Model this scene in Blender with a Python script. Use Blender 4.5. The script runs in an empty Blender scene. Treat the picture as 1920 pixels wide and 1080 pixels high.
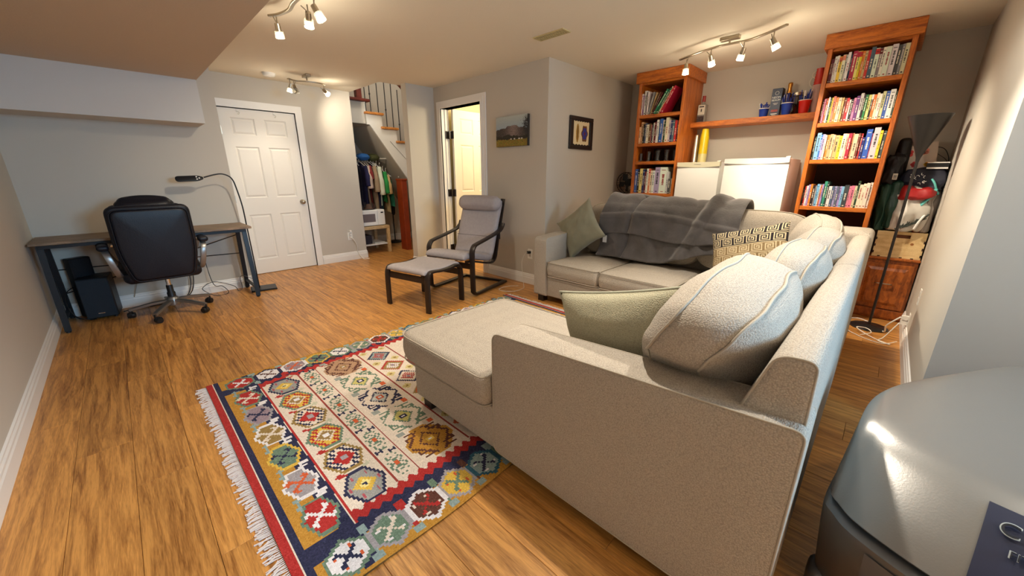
import bpy, bmesh, math, random
import numpy as np
from mathutils import Vector, Matrix, noise
random.seed(7)
S = bpy.context.scene
C = S.collection
PI = math.pi
R = math.radians

# ------------------------------------------------------------ camera, light, exposure
CAM_H = 1.28
cd = bpy.data.cameras.new('camera')
cam = bpy.data.objects.new('camera', cd); C.objects.link(cam)
cd.sensor_width = 36.0
cd.lens = 705.0 / 1920.0 * 36.0
cd.clip_start = 0.03
cam.location = (0, 0, CAM_H)
cam.rotation_euler = (R(90 - 16.85), 0, R(44.3 - 90))
S.camera = cam
S.view_settings.view_transform = 'Standard'
S.view_settings.look = 'None'
S.view_settings.gamma = 1
S.view_settings.use_curve_mapping = False
S.view_settings.exposure = 0.10
S.cycles.max_bounces = 7
S.cycles.diffuse_bounces = 5
S.cycles.sample_clamp_indirect = 6.0
W = bpy.data.worlds.new('world'); S.world = W; W.use_nodes = True
W.node_tree.nodes['Background'].inputs[0].default_value = (0.62, 0.75, 1.0, 1)
W.node_tree.nodes['Background'].inputs[1].default_value = 1.0

def light(name, kind, loc, energy, col, target=None, **kw):
    l = bpy.data.lights.new(name, kind); l.energy = energy; l.color = col
    for k, v in kw.items(): setattr(l, k, v)
    o = bpy.data.objects.new(name, l); C.objects.link(o); o.location = loc
    if target is not None:
        d = Vector(target) - Vector(loc)
        o.rotation_euler = d.to_track_quat('-Z', 'Y').to_euler()
    return o
WARM = (1.0, 0.86, 0.66)
WARM2 = (1.0, 0.91, 0.78)
# daylight through the rear window, behind the camera
light('window_daylight', 'AREA', (1.75, -2.72, 1.75), 42, (0.36, 0.68, 1.0), (0.9, 2.0, 0.7), shape='RECTANGLE', size=1.4, size_y=0.9, spread=R(95))
# track lights behind and above the camera (out of the frame)
light('rear_track_spot', 'SPOT', (2.60, 0.52, 2.24), 145, WARM2, (1.95, 0.30, 0.6), spot_size=R(130), spot_blend=0.6, shadow_soft_size=0.03)
light('rear_track_spot', 'SPOT', (1.36, 0.80, 2.24), 105, WARM2, (1.1, 1.05, 0.0), spot_size=R(108), spot_blend=0.5, shadow_soft_size=0.03)
light('added_ceiling_fill', 'AREA', (0.0, -1.9, 1.75), 48, WARM2, (0.0, -1.89, 2.4), shape='DISK', size=0.4)  # fill light added out of view to brighten the ceiling, not a room lamp
light('rear_track_spot', 'SPOT', (1.6, -0.9, 2.24), 22, WARM2, (1.6, -0.8, 0.6), spot_size=R(62), spot_blend=0.7, shadow_soft_size=0.03)
light('rear_track_spot', 'SPOT', (2.4, 0.45, 2.24), 45, WARM2, (3.3, -0.31, 1.25), spot_size=R(80), spot_blend=0.8, shadow_soft_size=0.03)
# room lamps
light('bathroom_lamp', 'POINT', (4.0, 3.6, 2.1), 38, (1.0, 0.86, 0.60), shadow_soft_size=0.15)
light('stairwell_lamp', 'POINT', (3.0, 5.4, 3.5), 45, (1.0, 0.92, 0.80), shadow_soft_size=0.2)

# ------------------------------------------------------------ helpers
def lin(c):
    return tuple((x / 255.0 / 12.92) if x / 255.0 <= 0.04045 else ((x / 255.0 + 0.055) / 1.055) ** 2.4 for x in c)
_M = {}
def mat(name, col, rough=0.6, metal=0.0, bump=None, var=0.0, vscale=6.0, emit=None, trans=0.0, coat=0.0, stretch=None, sheen=0.0, ior=None, spec=None, alpha=None, space='Object'):
    """col: srgb 0-255, 'object' (object colour) or 'attr' (mesh colour attribute)"""
    if name in _M: return _M[name]
    m = bpy.data.materials.new(name); m.use_nodes = True
    nt = m.node_tree; N = nt.nodes; L = nt.links
    b = N['Principled BSDF']
    b.inputs['Roughness'].default_value = rough
    b.inputs['Metallic'].default_value = metal
    if trans: b.inputs['Transmission Weight'].default_value = trans
    if coat: b.inputs['Coat Weight'].default_value = coat; b.inputs['Coat Roughness'].default_value = 0.15
    if sheen: b.inputs['Sheen Weight'].default_value = sheen; b.inputs['Sheen Roughness'].default_value = 0.5
    if ior: b.inputs['IOR'].default_value = ior
    if spec is not None: b.inputs['Specular IOR Level'].default_value = spec
    if alpha is not None: b.inputs['Alpha'].default_value = alpha
    src = None
    if col == 'object':
        n = N.new('ShaderNodeObjectInfo'); src = n.outputs['Color']
    elif col == 'attr':
        n = N.new('ShaderNodeVertexColor'); n.layer_name = 'Col'; src = n.outputs['Color']
    else:
        b.inputs['Base Color'].default_value = (*lin(col), 1)
    tc = N.new('ShaderNodeTexCoord'); mp = N.new('ShaderNodeMapping')
    L.new(tc.outputs[space], mp.inputs[0])
    if stretch: mp.inputs['Scale'].default_value = stretch
    if var:
        t = N.new('ShaderNodeTexNoise'); t.inputs['Scale'].default_value = vscale; t.inputs['Detail'].default_value = 6
        L.new(mp.outputs[0], t.inputs['Vector'])
        mr = N.new('ShaderNodeMapRange'); mr.inputs['From Min'].default_value = 0.3; mr.inputs['From Max'].default_value = 0.7
        mr.inputs['To Min'].default_value = 1 - var; mr.inputs['To Max'].default_value = 1 + var
        L.new(t.outputs[0], mr.inputs[0])
        mx = N.new('ShaderNodeVectorMath'); mx.operation = 'MULTIPLY'
        if src: L.new(src, mx.inputs[0])
        else: mx.inputs[0].default_value = lin(col)
        L.new(mr.outputs[0], mx.inputs[1]); L.new(mx.outputs[0], b.inputs['Base Color'])
    elif src: L.new(src, b.inputs['Base Color'])
    if bump:
        kind, sc, st = bump
        bp = N.new('ShaderNodeBump'); bp.inputs['Strength'].default_value = st; bp.inputs['Distance'].default_value = 0.004
        if kind == 'weave':
            w1 = N.new('ShaderNodeTexVoronoi'); w1.inputs['Scale'].default_value = sc; w1.inputs['Randomness'].default_value = 0.8
            L.new(mp.outputs[0], w1.inputs['Vector']); L.new(w1.outputs['Distance'], bp.inputs['Height']); bp.invert = True
            vr = N.new('ShaderNodeMapRange'); vr.inputs['From Max'].default_value = 0.75; vr.inputs['To Min'].default_value = 1.10; vr.inputs['To Max'].default_value = 0.72
            L.new(w1.outputs['Distance'], vr.inputs[0]); v2 = N.new('ShaderNodeVectorMath'); v2.operation = 'MULTIPLY'
            lk = b.inputs['Base Color'].links
            if lk: L.new(lk[0].from_socket, v2.inputs[0])
            else: v2.inputs[0].default_value = lin(col)
            L.new(vr.outputs[0], v2.inputs[1]); L.new(v2.outputs[0], b.inputs['Base Color'])
        else:
            w1 = N.new('ShaderNodeTexNoise'); w1.inputs['Scale'].default_value = sc; w1.inputs['Detail'].default_value = 4
            L.new(mp.outputs[0], w1.inputs['Vector']); L.new(w1.outputs[0], bp.inputs['Height'])
        L.new(bp.outputs[0], b.inputs['Normal'])
    if emit:
        b.inputs['Emission Color'].default_value = (*lin(emit[0]), 1); b.inputs['Emission Strength'].default_value = emit[1]
    _M[name] = m
    return m

def wood(name, c1, c2, rough=0.4, scale=(1, 1, 1), grain=9.0, bump=0.15, objvar=0.0, space='Object', coat=0.0, fine=60.0):
    """streaky wood: noise stretched along one axis"""
    if name in _M: return _M[name]
    m = bpy.data.materials.new(name); m.use_nodes = True
    nt = m.node_tree; N = nt.nodes; L = nt.links; b = N['Principled BSDF']
    b.inputs['Roughness'].default_value = rough
    if coat: b.inputs['Coat Weight'].default_value = coat; b.inputs['Coat Roughness'].default_value = 0.2
    tc = N.new('ShaderNodeTexCoord'); mp = N.new('ShaderNodeMapping'); mp.inputs['Scale'].default_value = scale
    L.new(tc.outputs[space], mp.inputs[0])
    oi = N.new('ShaderNodeObjectInfo')
    va = N.new('ShaderNodeVectorMath'); va.operation = 'ADD'
    ml = N.new('ShaderNodeMath'); ml.operation = 'MULTIPLY'; ml.inputs[1].default_value = 37.0
    L.new(oi.outputs['Random'], ml.inputs[0]); L.new(mp.outputs[0], va.inputs[0]); L.new(ml.outputs[0], va.inputs[1])
    n1 = N.new('ShaderNodeTexNoise'); n1.inputs['Scale'].default_value = grain; n1.inputs['Detail'].default_value = 8; n1.inputs['Roughness'].default_value = 0.62; n1.inputs['Distortion'].default_value = 0.9
    n2 = N.new('ShaderNodeTexNoise'); n2.inputs['Scale'].default_value = fine; n2.inputs['Detail'].default_value = 3
    L.new(va.outputs[0], n1.inputs['Vector']); L.new(va.outputs[0], n2.inputs['Vector'])
    mixf = N.new('ShaderNodeMath'); mixf.operation = 'MULTIPLY_ADD'; mixf.inputs[1].default_value = 0.35
    L.new(n2.outputs[0], mixf.inputs[0]); L.new(n1.outputs[0], mixf.inputs[2])
    cr = N.new('ShaderNodeValToRGB')
    cr.color_ramp.elements[0].position = 0.47; cr.color_ramp.elements[0].color = (*lin(c1), 1)
    cr.color_ramp.elements[1].position = 0.80; cr.color_ramp.elements[1].color = (*lin(c2), 1)
    L.new(mixf.outputs[0], cr.inputs[0])
    out = cr.outputs[0]
    if objvar:
        mr = N.new('ShaderNodeMapRange'); mr.inputs['To Min'].default_value = 1 - objvar; mr.inputs['To Max'].default_value = 1 + objvar
        L.new(oi.outputs['Random'], mr.inputs[0])
        mx = N.new('ShaderNodeVectorMath'); mx.operation = 'MULTIPLY'
        L.new(out, mx.inputs[0]); L.new(mr.outputs[0], mx.inputs[1]); out = mx.outputs[0]
    L.new(out, b.inputs['Base Color'])
    bp = N.new('ShaderNodeBump'); bp.inputs['Strength'].default_value = bump; bp.inputs['Distance'].default_value = 0.002
    L.new(mixf.outputs[0], bp.inputs['Height']); L.new(bp.outputs[0], b.inputs['Normal'])
    _M[name] = m
    return m

def tag(o, label=None, cat=None, group=None, kind=None):
    if label: o['label'] = label
    if cat: o['category'] = cat
    if group: o['group'] = group
    if kind: o['kind'] = kind
    return o
def E(name, loc, label=None, cat=None, group=None, rz=0.0, kind=None):
    o = bpy.data.objects.new(name, None); C.objects.link(o); o.location = loc; o.rotation_euler = (0, 0, rz)
    o.empty_display_size = 0.05
    return tag(o, label, cat, group, kind)

class MB:
    """mesh builder; vertices are given in world (or root-local) metres, org is subtracted"""
    def __init__(s, org=(0, 0, 0)): s.v = []; s.f = []; s.mi = []; s.o = Vector(org); s.M = Matrix.Identity(4); s.cur = 0
    def add(s, vs, fs):
        n = len(s.v)
        for p in vs: s.v.append(tuple((s.M @ Vector(p)) - s.o))
        for f in fs: s.f.append(tuple(i + n for i in f)); s.mi.append(s.cur)
        return s
    def box(s, x0, x1, y0, y1, z0, z1):
        vs = [(x, y, z) for z in (z0, z1) for y in (y0, y1) for x in (x0, x1)]
        return s.add(vs, [(0, 2, 3, 1), (4, 5, 7, 6), (0, 1, 5, 4), (2, 6, 7, 3), (0, 4, 6, 2), (1, 3, 7, 5)])
    def bevbox(s, x0, x1, y0, y1, z0, z1, b=0.004):
        pts = [(x0 + b, y0), (x1 - b, y0), (x1, y0 + b), (x1, y1 - b), (x1 - b, y1), (x0 + b, y1), (x0, y1 - b), (x0, y0 + b)]
        return s.slab(pts, z0, z1, b, seg=1)
    def prism(s, poly, z0, z1, axis='z'):
        n = len(poly)
        def P(a, c, h):
            return {'z': (a, c, h), 'x': (h, a, c), 'y': (a, h, c)}[axis]
        vs = [P(a, c, z0) for a, c in poly] + [P(a, c, z1) for a, c in poly]
        fs = [tuple(range(n - 1, -1, -1)), tuple(range(n, 2 * n))] + [(i, (i + 1) % n, n + (i + 1) % n, n + i) for i in range(n)]
        return s.add(vs, fs)
    def slab(s, poly, z0, z1, r=0.02, crown=0.0, seg=4, axis='z', rings=5, crown_b=0.0, bulge=0.0):
        """polygon slab with rounded top/bottom edges and optional crowned faces"""
        if crown or crown_b or bulge:
            q = []
            for i in range(len(poly)):
                a, b = Vector(poly[i]), Vector(poly[(i + 1) % len(poly)]); k = max(1, int((b - a).length / .07))
                q += [tuple(a.lerp(b, j / k)) for j in range(k)]
            poly = q
        else: rings = 0
        n = len(poly); r = min(r, (z1 - z0) / 2 - 1e-5)
        cr_ = [poly[i][0] * poly[(i + 1) % n][1] - poly[(i + 1) % n][0] * poly[i][1] for i in range(n)]
        A = sum(cr_)
        cx = sum((poly[i][0] + poly[(i + 1) % n][0]) * cr_[i] for i in range(n)) / (3 * A); cy = sum((poly[i][1] + poly[(i + 1) % n][1]) * cr_[i] for i in range(n)) / (3 * A)
        if A < 0: poly = poly[::-1]
        nr = []
        for i in range(n):
            a = Vector(poly[i - 1]); b = Vector(poly[i]); c = Vector(poly[(i + 1) % n])
            e1 = (b - a); e2 = (c - b)
            e1 = e1.normalized() if e1.length > 1e-9 else e2.normalized(); e2 = e2.normalized() if e2.length > 1e-9 else e1
            n1 = Vector((e1.y, -e1.x)); n2 = Vector((e2.y, -e2.x)); m = n1 + n2
            m = m.normalized() if m.length > 1e-6 else n1
            nr.append(m / max(0.5, m.dot(n1)))
        def P(a, c, h): return {'z': (a, c, h), 'x': (h, a, c), 'y': (a, h, c)}[axis]
        loops = []
        for k in range(rings, 0, -1):
            t = 1 - k / (rings + 0.0) * 0.97
            loops.append(('b', t))
        for k in range(seg + 1):
            th = PI / 2 * (1 - k / seg); loops.append(('e', r * (1 - math.cos(th)), z0 + r * (1 - math.sin(th))))
        if bulge:
            for k in range(1, 4): loops.append(('e', -bulge * math.sin(PI * k / 4), z0 + r + (z1 - z0 - 2 * r) * k / 4))
        for k in range(seg + 1):
            th = PI / 2 * k / seg; loops.append(('e', r * (1 - math.cos(th)), z1 - r * (1 - math.sin(th))))
        for k in range(1, rings + 1): loops.append(('t', 1 - k / (rings + 0.0) * 0.97))
        vs = []
        for lp in loops:
            for i in range(n):
                x, y = poly[i]
                if lp[0] == 'e':
                    vs.append(P(x - nr[i].x * lp[1], y - nr[i].y * lp[1], lp[2]))
                else:
                    t = lp[1]; xi = x - nr[i].x * r; yi = y - nr[i].y * r
                    xx = cx + (xi - cx) * t; yy = cy + (yi - cy) * t
                    if lp[0] == 't': z = z1 + crown * (1 - t * t)
                    else: z = z0 - crown_b * (1 - t * t)
                    vs.append(P(xx, yy, z))
        m = len(loops); fs = []
        for a in range(m - 1):
            for i in range(n):
                j = (i + 1) % n; fs.append((a * n + i, a * n + j, (a + 1) * n + j, (a + 1) * n + i))
        fs.append(tuple(range(n - 1, -1, -1))); fs.append(tuple(range((m - 1) * n, m * n)))
        return s.add(vs, fs)
    def cyl(s, p0, p1, r0, r1=None, n=16, caps=True):
        r1 = r0 if r1 is None else r1
        p0 = Vector(p0); p1 = Vector(p1); d = (p1 - p0).normalized()
        u = d.orthogonal().normalized(); w = d.cross(u)
        vs = [tuple(p + (u * math.cos(2 * PI * i / n) + w * math.sin(2 * PI * i / n)) * r) for p, r in ((p0, r0), (p1, r1)) for i in range(n)]
        fs = [(i, (i + 1) % n, n + (i + 1) % n, n + i) for i in range(n)]
        if caps: fs += [tuple(range(n - 1, -1, -1)), tuple(range(n, 2 * n))]
        return s.add(vs, fs)
    def tube(s, pts, r, n=8, closed=False, ry=None, up=None):
        """swept tube; r scalar or list; ry gives a flat (rectangular-ish) section via up vector"""
        P = [Vector(p) for p in pts]; m = len(P); vs = []
        rr = r if isinstance(r, (list, tuple)) else [r] * m
        prev = None
        for i in range(m):
            a = P[i - 1] if (i > 0 or closed) else P[i]; b = P[(i + 1) % m] if (i < m - 1 or closed) else P[i]
            t = (b - a).normalized()
            if up is not None: u = Vector(up)
            elif prev is None: u = t.orthogonal()
            else: u = prev
            u = (u - t * u.dot(t)); u = u.normalized() if u.length > 1e-6 else t.orthogonal().normalized(); prev = u; w = t.cross(u)
            if ry is None:
                for k in range(n): vs.append(tuple(P[i] + (u * math.cos(2 * PI * k / n) + w * math.sin(2 * PI * k / n)) * rr[i]))
            else:
                for k in range(n):
                    a_ = 2 * PI * (k + 0.5) / n; ca, sa = math.cos(a_), math.sin(a_)
                    e = 0.35
                    ca = math.copysign(abs(ca) ** e, ca); sa = math.copysign(abs(sa) ** e, sa)
                    vs.append(tuple(P[i] + u * ca * rr[i] + w * sa * ry))
        fs = []
        for i in range(m if closed else m - 1):
            j = (i + 1) % m
            for k in range(n): fs.append((i * n + k, i * n + (k + 1) % n, j * n + (k + 1) % n, j * n + k))
        if not closed: fs += [tuple(range(n - 1, -1, -1)), tuple(range((m - 1) * n, m * n))]
        return s.add(vs, fs)
    def lathe(s, prof, c=(0, 0, 0), n=24, cap=False):
        vs = []; fs = []; m = len(prof)
        for r, z in prof:
            for k in range(n): vs.append((c[0] + r * math.cos(2 * PI * k / n), c[1] + r * math.sin(2 * PI * k / n), c[2] + z))
        for i in range(m - 1):
            for k in range(n): fs.append((i * n + k, i * n + (k + 1) % n, (i + 1) * n + (k + 1) % n, (i + 1) * n + k))
        if cap: fs += [tuple(range(n - 1, -1, -1)), tuple(range((m - 1) * n, m * n))]
        return s.add(vs, fs)
    def rbox(s, c, size, r, crown=(0, 0, 0), n=10, rot=None, pinch=0.0):
        """rounded box of half sizes with bulged faces"""
        hx, hy, hz = [a / 2 for a in size]; vs = []; fs = []; idx = {}
        r = min(r, hx * .999, hy * .999, hz * .999)
        def coords(h):
            k = max(2, min(n, int(h * 2 / 0.04)))
            c1 = [-h, -h + r * .3, -h + r * .65, -h + r]; inner = [-h + r + (2 * h - 2 * r) * i / k for i in range(1, k)]
            return c1 + inner + [-a for a in c1[::-1]]
        gx, gy, gz = coords(hx), coords(hy), coords(hz)
        M = Matrix.Translation(c) @ (rot if rot is not None else Matrix.Identity(4))
        def vert(x, y, z):
            key = (round(x, 6), round(y, 6), round(z, 6))
            if key in idx: return idx[key]
            q = Vector((max(-hx + r, min(hx - r, x)), max(-hy + r, min(hy - r, y)), max(-hz + r, min(hz - r, z))))
            d = Vector((x, y, z)) - q
            p = q + (d.normalized() * r if d.length > 1e-9 else d)
            u, v, w = x / hx, y / hy, z / hz
            p.x += crown[0] * u * (1 - v * v) * (1 - w * w)
            p.y += crown[1] * v * (1 - u * u) * (1 - w * w)
            p.z += crown[2] * w * (1 - u * u) * (1 - v * v)
            if pinch: p.x *= 1 + pinch * abs(w) ** 2 - pinch * .5; p.y *= 1 + pinch * abs(w) ** 2 - pinch * .5
            idx[key] = len(vs); vs.append(tuple(M @ p)); return idx[key]
        def face(ga, gb, fn, flip):
            for i in range(len(ga) - 1):
                for j in range(len(gb) - 1):
                    q = [fn(ga[i], gb[j]), fn(ga[i + 1], gb[j]), fn(ga[i + 1], gb[j + 1]), fn(ga[i], gb[j + 1])]
                    fs.append(tuple(q[::-1] if flip else q))
        face(gx, gy, lambda a, b: vert(a, b, hz), False); face(gx, gy, lambda a, b: vert(a, b, -hz), True)
        face(gy, gz, lambda a, b: vert(hx, a, b), False); face(gy, gz, lambda a, b: vert(-hx, a, b), True)
        face(gx, gz, lambda a, b: vert(a, hy, b), True); face(gx, gz, lambda a, b: vert(a, -hy, b), False)
        return s.add(vs, fs)
    def build(s, name, m=None, parent=None, smooth=False, angle=None, loc=None, mats=None):
        me = bpy.data.meshes.new(name); me.from_pydata(s.v, [], s.f)
        ml = mats if mats else ([m] if m else [])
        for x in ml: me.materials.append(x)
        if mats: me.polygons.foreach_set('material_index', s.mi)
        if smooth: me.polygons.foreach_set('use_smooth', [True] * len(me.polygons))
        me.update()
        if smooth and angle is not None: me.set_sharp_from_angle(angle=R(angle))
        o = bpy.data.objects.new(name, me); C.objects.link(o)
        if parent is not None: o.parent = parent
        elif loc is None: o.location = s.o
        if loc is not None: o.location = loc
        return o
def roundpoly(pts, r, n=5):
    out = []; m = len(pts)
    rs = r if isinstance(r, (list, tuple)) else [r] * m
    for i in range(m):
        p0, p, p1 = Vector(pts[i - 1]), Vector(pts[i]), Vector(pts[(i + 1) % m])
        a = (p0 - p); b = (p1 - p); rr = min(rs[i], a.length * .49, b.length * .49)
        if rr < 1e-5: out.append(tuple(p)); continue
        s0 = p + a.normalized() * rr; s1 = p + b.normalized() * rr
        for k in range(n + 1):
            t = k / n; q = s0 * (1 - t) ** 2 + p * 2 * t * (1 - t) + s1 * t * t; out.append(tuple(q))
    return out
def arc(p0, p1, p2, n=8):
    a, b, c = Vector(p0), Vector(p1), Vector(p2)
    return [tuple(a * (1 - t) ** 2 + b * 2 * t * (1 - t) + c * t * t) for t in [i / n for i in range(n + 1)]]
def smoothpts(pts, n=6, closed=False):
    P = [Vector(p) for p in pts]; m = len(P); out = []
    for i in range(m if closed else m - 1):
        g = lambda k: P[k % m] if closed else P[max(0, min(m - 1, k))]
        a, b, c, d = g(i - 1), g(i), g(i + 1), g(i + 2)
        for k in range(n):
            t = k / n
            out.append(tuple(0.5 * ((2 * b) + (c - a) * t + (2 * a - 5 * b + 4 * c - d) * t * t + (3 * b - a - 3 * c + d) * t ** 3)))
    if not closed: out.append(tuple(P[-1]))
    return out
def copy_tree(o, parent=None):
    c = o.copy(); C.objects.link(c)
    if parent is not None: c.parent = parent
    for ch in list(o.children): copy_tree(ch, c)
    return c

# ------------------------------------------------------------ materials
M_wall = mat('greige_wall_paint', (196, 190, 179), 0.85, bump=('noise', 180, 0.06))
M_walld = mat('shaded_wall_paint', (150, 142, 132), 0.85, bump=('noise', 180, 0.06))  # same wall paint with shade put into the colour; no wall uses it
M_bathwall = mat('cream_bathroom_paint', (232, 222, 186), 0.8)
M_ceil = mat('ceiling_paint', (232, 224, 206), 0.9, bump=('noise', 90, 0.25))
M_trim = mat('white_trim_paint', (236, 234, 230), 0.45)
M_door = mat('white_door_paint', (234, 231, 224), 0.5)
M_floorbase = mat('floor_joint', (70, 42, 20), 0.8)
M_plank = wood('laminate_oak', (132, 82, 36), (212, 152, 80), 0.36, scale=(24, 1.5, 10), grain=1.5, bump=0.10, objvar=0.10, fine=14.0)
M_oak = wood('golden_oak', (138, 64, 16), (208, 118, 36), 0.42, scale=(8, 1, 8), grain=5, bump=0.12, coat=0.15, space='Object')
M_oakv = wood('golden_oak_upright', (136, 62, 16), (202, 112, 34), 0.42, scale=(7, 7, .8), grain=4, bump=0.12, coat=0.15)
M_cab = wood('carved_oak', (104, 48, 14), (180, 98, 34), 0.38, scale=(5, 12, 5), grain=2.6, bump=0.2, coat=0.3)
M_sofa = mat('oatmeal_weave', (184, 174, 160), 0.95, bump=('weave', 215, .5), var=0.08, vscale=200, spec=.15)
M_pipe = mat('oatmeal_piping', (172, 162, 146), 0.9, var=0.06, vscale=200)
M_dark = mat('espresso_wood', (36, 26, 22), 0.4, var=0.2, vscale=30)
M_black = mat('black_plastic', (18, 18, 20), 0.45)
M_bmetal = mat('black_metal', (28, 30, 34), 0.4, metal=0.4)
M_steel = mat('brushed_nickel', (178, 168, 150), 0.32, metal=1.0)
M_chrome = mat('chrome', (215, 215, 215), 0.12, metal=1.0)
M_white = mat('white_enamel', (235, 234, 230), 0.32)
M_wplastic = mat('white_plastic', (235, 233, 226), 0.4)
M_glass = mat('clear_glass', (255, 255, 255), 0.03, trans=1.0, ior=1.45)
# ------------------------------------------------------------ the room
CH = 2.40
def wall(name, boxes, m=None):
    b = MB((boxes[0][0], boxes[0][2], boxes[0][4]))
    for x in boxes: b.box(*x)
    return tag(b.build(name, m or M_wall), kind='structure')
fl = tag(MB((0, 0, 0)).box(-0.72, 5.75, -2.95, 7.2, -0.12, -0.006).build('floor', M_floorbase), kind='structure')
# laminate planks, one object each
PW, PL = 0.192, 1.22
pm = MB().bevbox(-PW / 2 + .0006, PW / 2 - .0006, -PL / 2 + .0006, PL / 2 - .0006, -0.008, 0.0, 0.0012).build('plank', M_plank)
pmesh = pm.data; bpy.data.objects.remove(pm)
offs = [0.0, 0.44, 0.86, 0.27, 0.66, 1.05, 0.13, 0.55]
col = 0
x = -0.58 + PW / 2
while x < 5.15:
    y = -0.75 - offs[col % 8]
    if x > 2.75: y += 1.22 * 0 
    while y < 7.05:
        y0 = max(y, -2.8); y1 = min(y + PL, 7.05)
        far_out = (x > 3.45 and y0 > 4.9 and x > 4.3) or (x < 0.7 and y0 > 5.4) or (x > 2.8 and y1 < -0.4)
        if y1 - y0 > 0.02 and not far_out:
            p = bpy.data.objects.new('plank', pmesh); C.objects.link(p); p.parent = fl
            p.location = (x, (y0 + y1) / 2, 0); p.scale = (1, (y1 - y0) / PL, 1)
        y += PL
    x += PW; col += 1
rearfl = MB().box(-0.58, 2.7, -2.8, -1.9, -0.008, -0.0005).build('rear_boards', M_plank); rearfl.parent = fl; rearfl['kind'] = 'stuff'

def slabs(name, boxes, m=M_ceil): return wall(name, boxes, m)
slabs('ceiling', [(-0.72, 5.2, -2.95, 4.92, CH, CH + .16), (-0.72, 2.63, 4.92, 7.2, CH, CH + .16)])
slabs('ceiling', [(-0.58, 0.745, -2.8, 5.244, 2.117, CH)], mat('dropped_ceiling_paint', (200, 186, 168), 0.9, bump=('noise', 90, 0.25)))
slabs('ceiling', [(2.4, 5.75, 4.8, 7.2, 4.7, 4.8)])
wall('wall_left', [(-0.72, -0.58, -2.95, 5.4, 0, CH)])
wall('wall_desk', [(-0.58, 0.93, 5.244, 5.36, 0, CH), (0.83, 0.93, 5.36, 5.8, 0, CH)])
wall('wall_bulkhead', [(-0.58, 0.741, 4.82, 5.244, 1.743, 2.117)], mat('bulkhead_paint', (204, 201, 196), 0.85))
DX0, DX1, DZ = 1.022, 1.852, 2.035
wall('wall_back', [(0.83, DX0 - .02, 5.80, 5.92, 0, CH), (DX1 + .02, 2.62, 5.80, 5.92, 0, CH), (DX0 - .02, DX1 + .02, 5.80, 5.92, DZ + .01, CH), (DX0 - .02, DX1 + .02, 5.90, 5.92, 0, DZ + .01)])
wall('wall_stair_left', [(2.50, 2.62, 5.92, 7.05, 0, 4.7), (2.50, 2.62, 4.8, 5.92, CH + .16, 4.7)])
wall('wall_stair_back', [(2.50, 5.75, 7.05, 7.2, 0, 4.7)])
wall('wall_stair_front', [(2.62, 5.75, 4.80, 4.92, CH + .16, 4.7), (5.63, 5.75, 4.85, 7.05, 0, 4.7)])
wall('wall_return', [(2.89, 5.20, 4.73, 4.85, 0, CH)])
BY0, BY1, BZ = 3.754, 4.572, 2.06
wall('wall_bathroom', [(3.31, 3.43, 2.71, BY0 - .015, 0, CH), (3.31, 3.43, BY1 + .015, 4.73, 0, CH), (3.31, 3.43, BY0 - .015, BY1 + .015, BZ + .06, CH)])
wall('wall_bathroom_inside', [(3.43, 5.06, 4.71, 4.73, 0, CH), (3.43, 5.06, 2.83, 2.85, 0, CH), (5.04, 5.06, 2.85, 4.71, 0, CH)], M_bathwall)
wall('wall_picture', [(3.43, 5.06, 2.71, 2.83, 0, CH)])
wall('wall_bookcase', [(5.06, 5.20, -0.45, 4.73, 0, CH)], M_wall)
wall('wall_right', [(2.66, 5.06, -0.45, -0.31, 0, CH)])
wall('wall_near_right', [(2.66, 2.80, -2.95, -0.45, 0, CH)], M_wall)
wall('wall_rear', [(-0.58, 1.05, -2.95, -2.80, 0, CH), (2.45, 2.66, -2.95, -2.80, 0, CH), (1.05, 2.45, -2.95, -2.80, 0, 1.3), (1.05, 2.45, -2.95, -2.80, 2.2, CH)])
wn = tag(MB((1.75, -2.87, 1.3)).box(1.05, 2.45, -2.93, -2.90, 1.3, 1.34).box(1.05, 2.45, -2.93, -2.90, 2.16, 2.2).box(1.05, 1.09, -2.93, -2.90, 1.34, 2.16).box(2.41, 2.45, -2.93, -2.90, 1.34, 2.16).box(1.73, 1.77, -2.93, -2.90, 1.34, 2.16).build('window_1', M_trim), kind='structure')
MB((1.75, -2.87, 1.3)).box(1.09, 2.41, -2.918, -2.914, 1.34, 2.16).build('window_pane', M_glass, wn)

def baseboard(name, runs):
    """runs: (x0,y0,x1,y1,nx,ny): wall foot line and the direction into the room"""
    b = MB((runs[0][0], runs[0][1], 0))
    prof = [(0, 0), (.016, 0), (.016, .075), (.012, .085), (.012, .098), (.007, .108), (.007, .118), (0, .125)]
    for x0, y0, x1, y1, nx, ny in runs:
        vs = [(x0 + nx * d, y0 + ny * d, z) for d, z in prof] + [(x1 + nx * d, y1 + ny * d, z) for d, z in prof]
        n = len(prof)
        b.add(vs, [tuple(range(n)), tuple(range(2 * n - 1, n - 1, -1))] + [(i, n + i, n + (i + 1) % n, (i + 1) % n) for i in range(n)])
    return tag(b.build(name, M_trim), kind='structure')
baseboard('baseboard_left', [(-0.58, -2.8, -0.58, 5.244, 1, 0)])
baseboard('baseboard_desk', [(-0.58, 5.244, 0.93, 5.244, 0, -1), (0.93, 5.244, 0.93, 5.80, 1, 0)])
baseboard('baseboard_back', [(1.945, 5.80, 2.62, 5.80, 0, -1), (2.62, 5.80, 2.62, 5.90, 1, 0)])
baseboard('baseboard_return', [(2.89, 4.73, 3.31, 4.73, 0, -1), (2.89, 4.73, 2.89, 4.85, -1, 0)])
baseboard('baseboard_bathroom', [(3.31, 2.71, 3.31, 3.655, -1, 0), (3.31, 2.71, 5.06, 2.71, 0, -1)])
baseboard('baseboard_right', [(2.66, -0.31, 4.66, -0.31, 0, 1)])
baseboard('baseboard_near_right', [(2.66, -2.8, 2.66, -0.31, -1, 0)])
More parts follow.
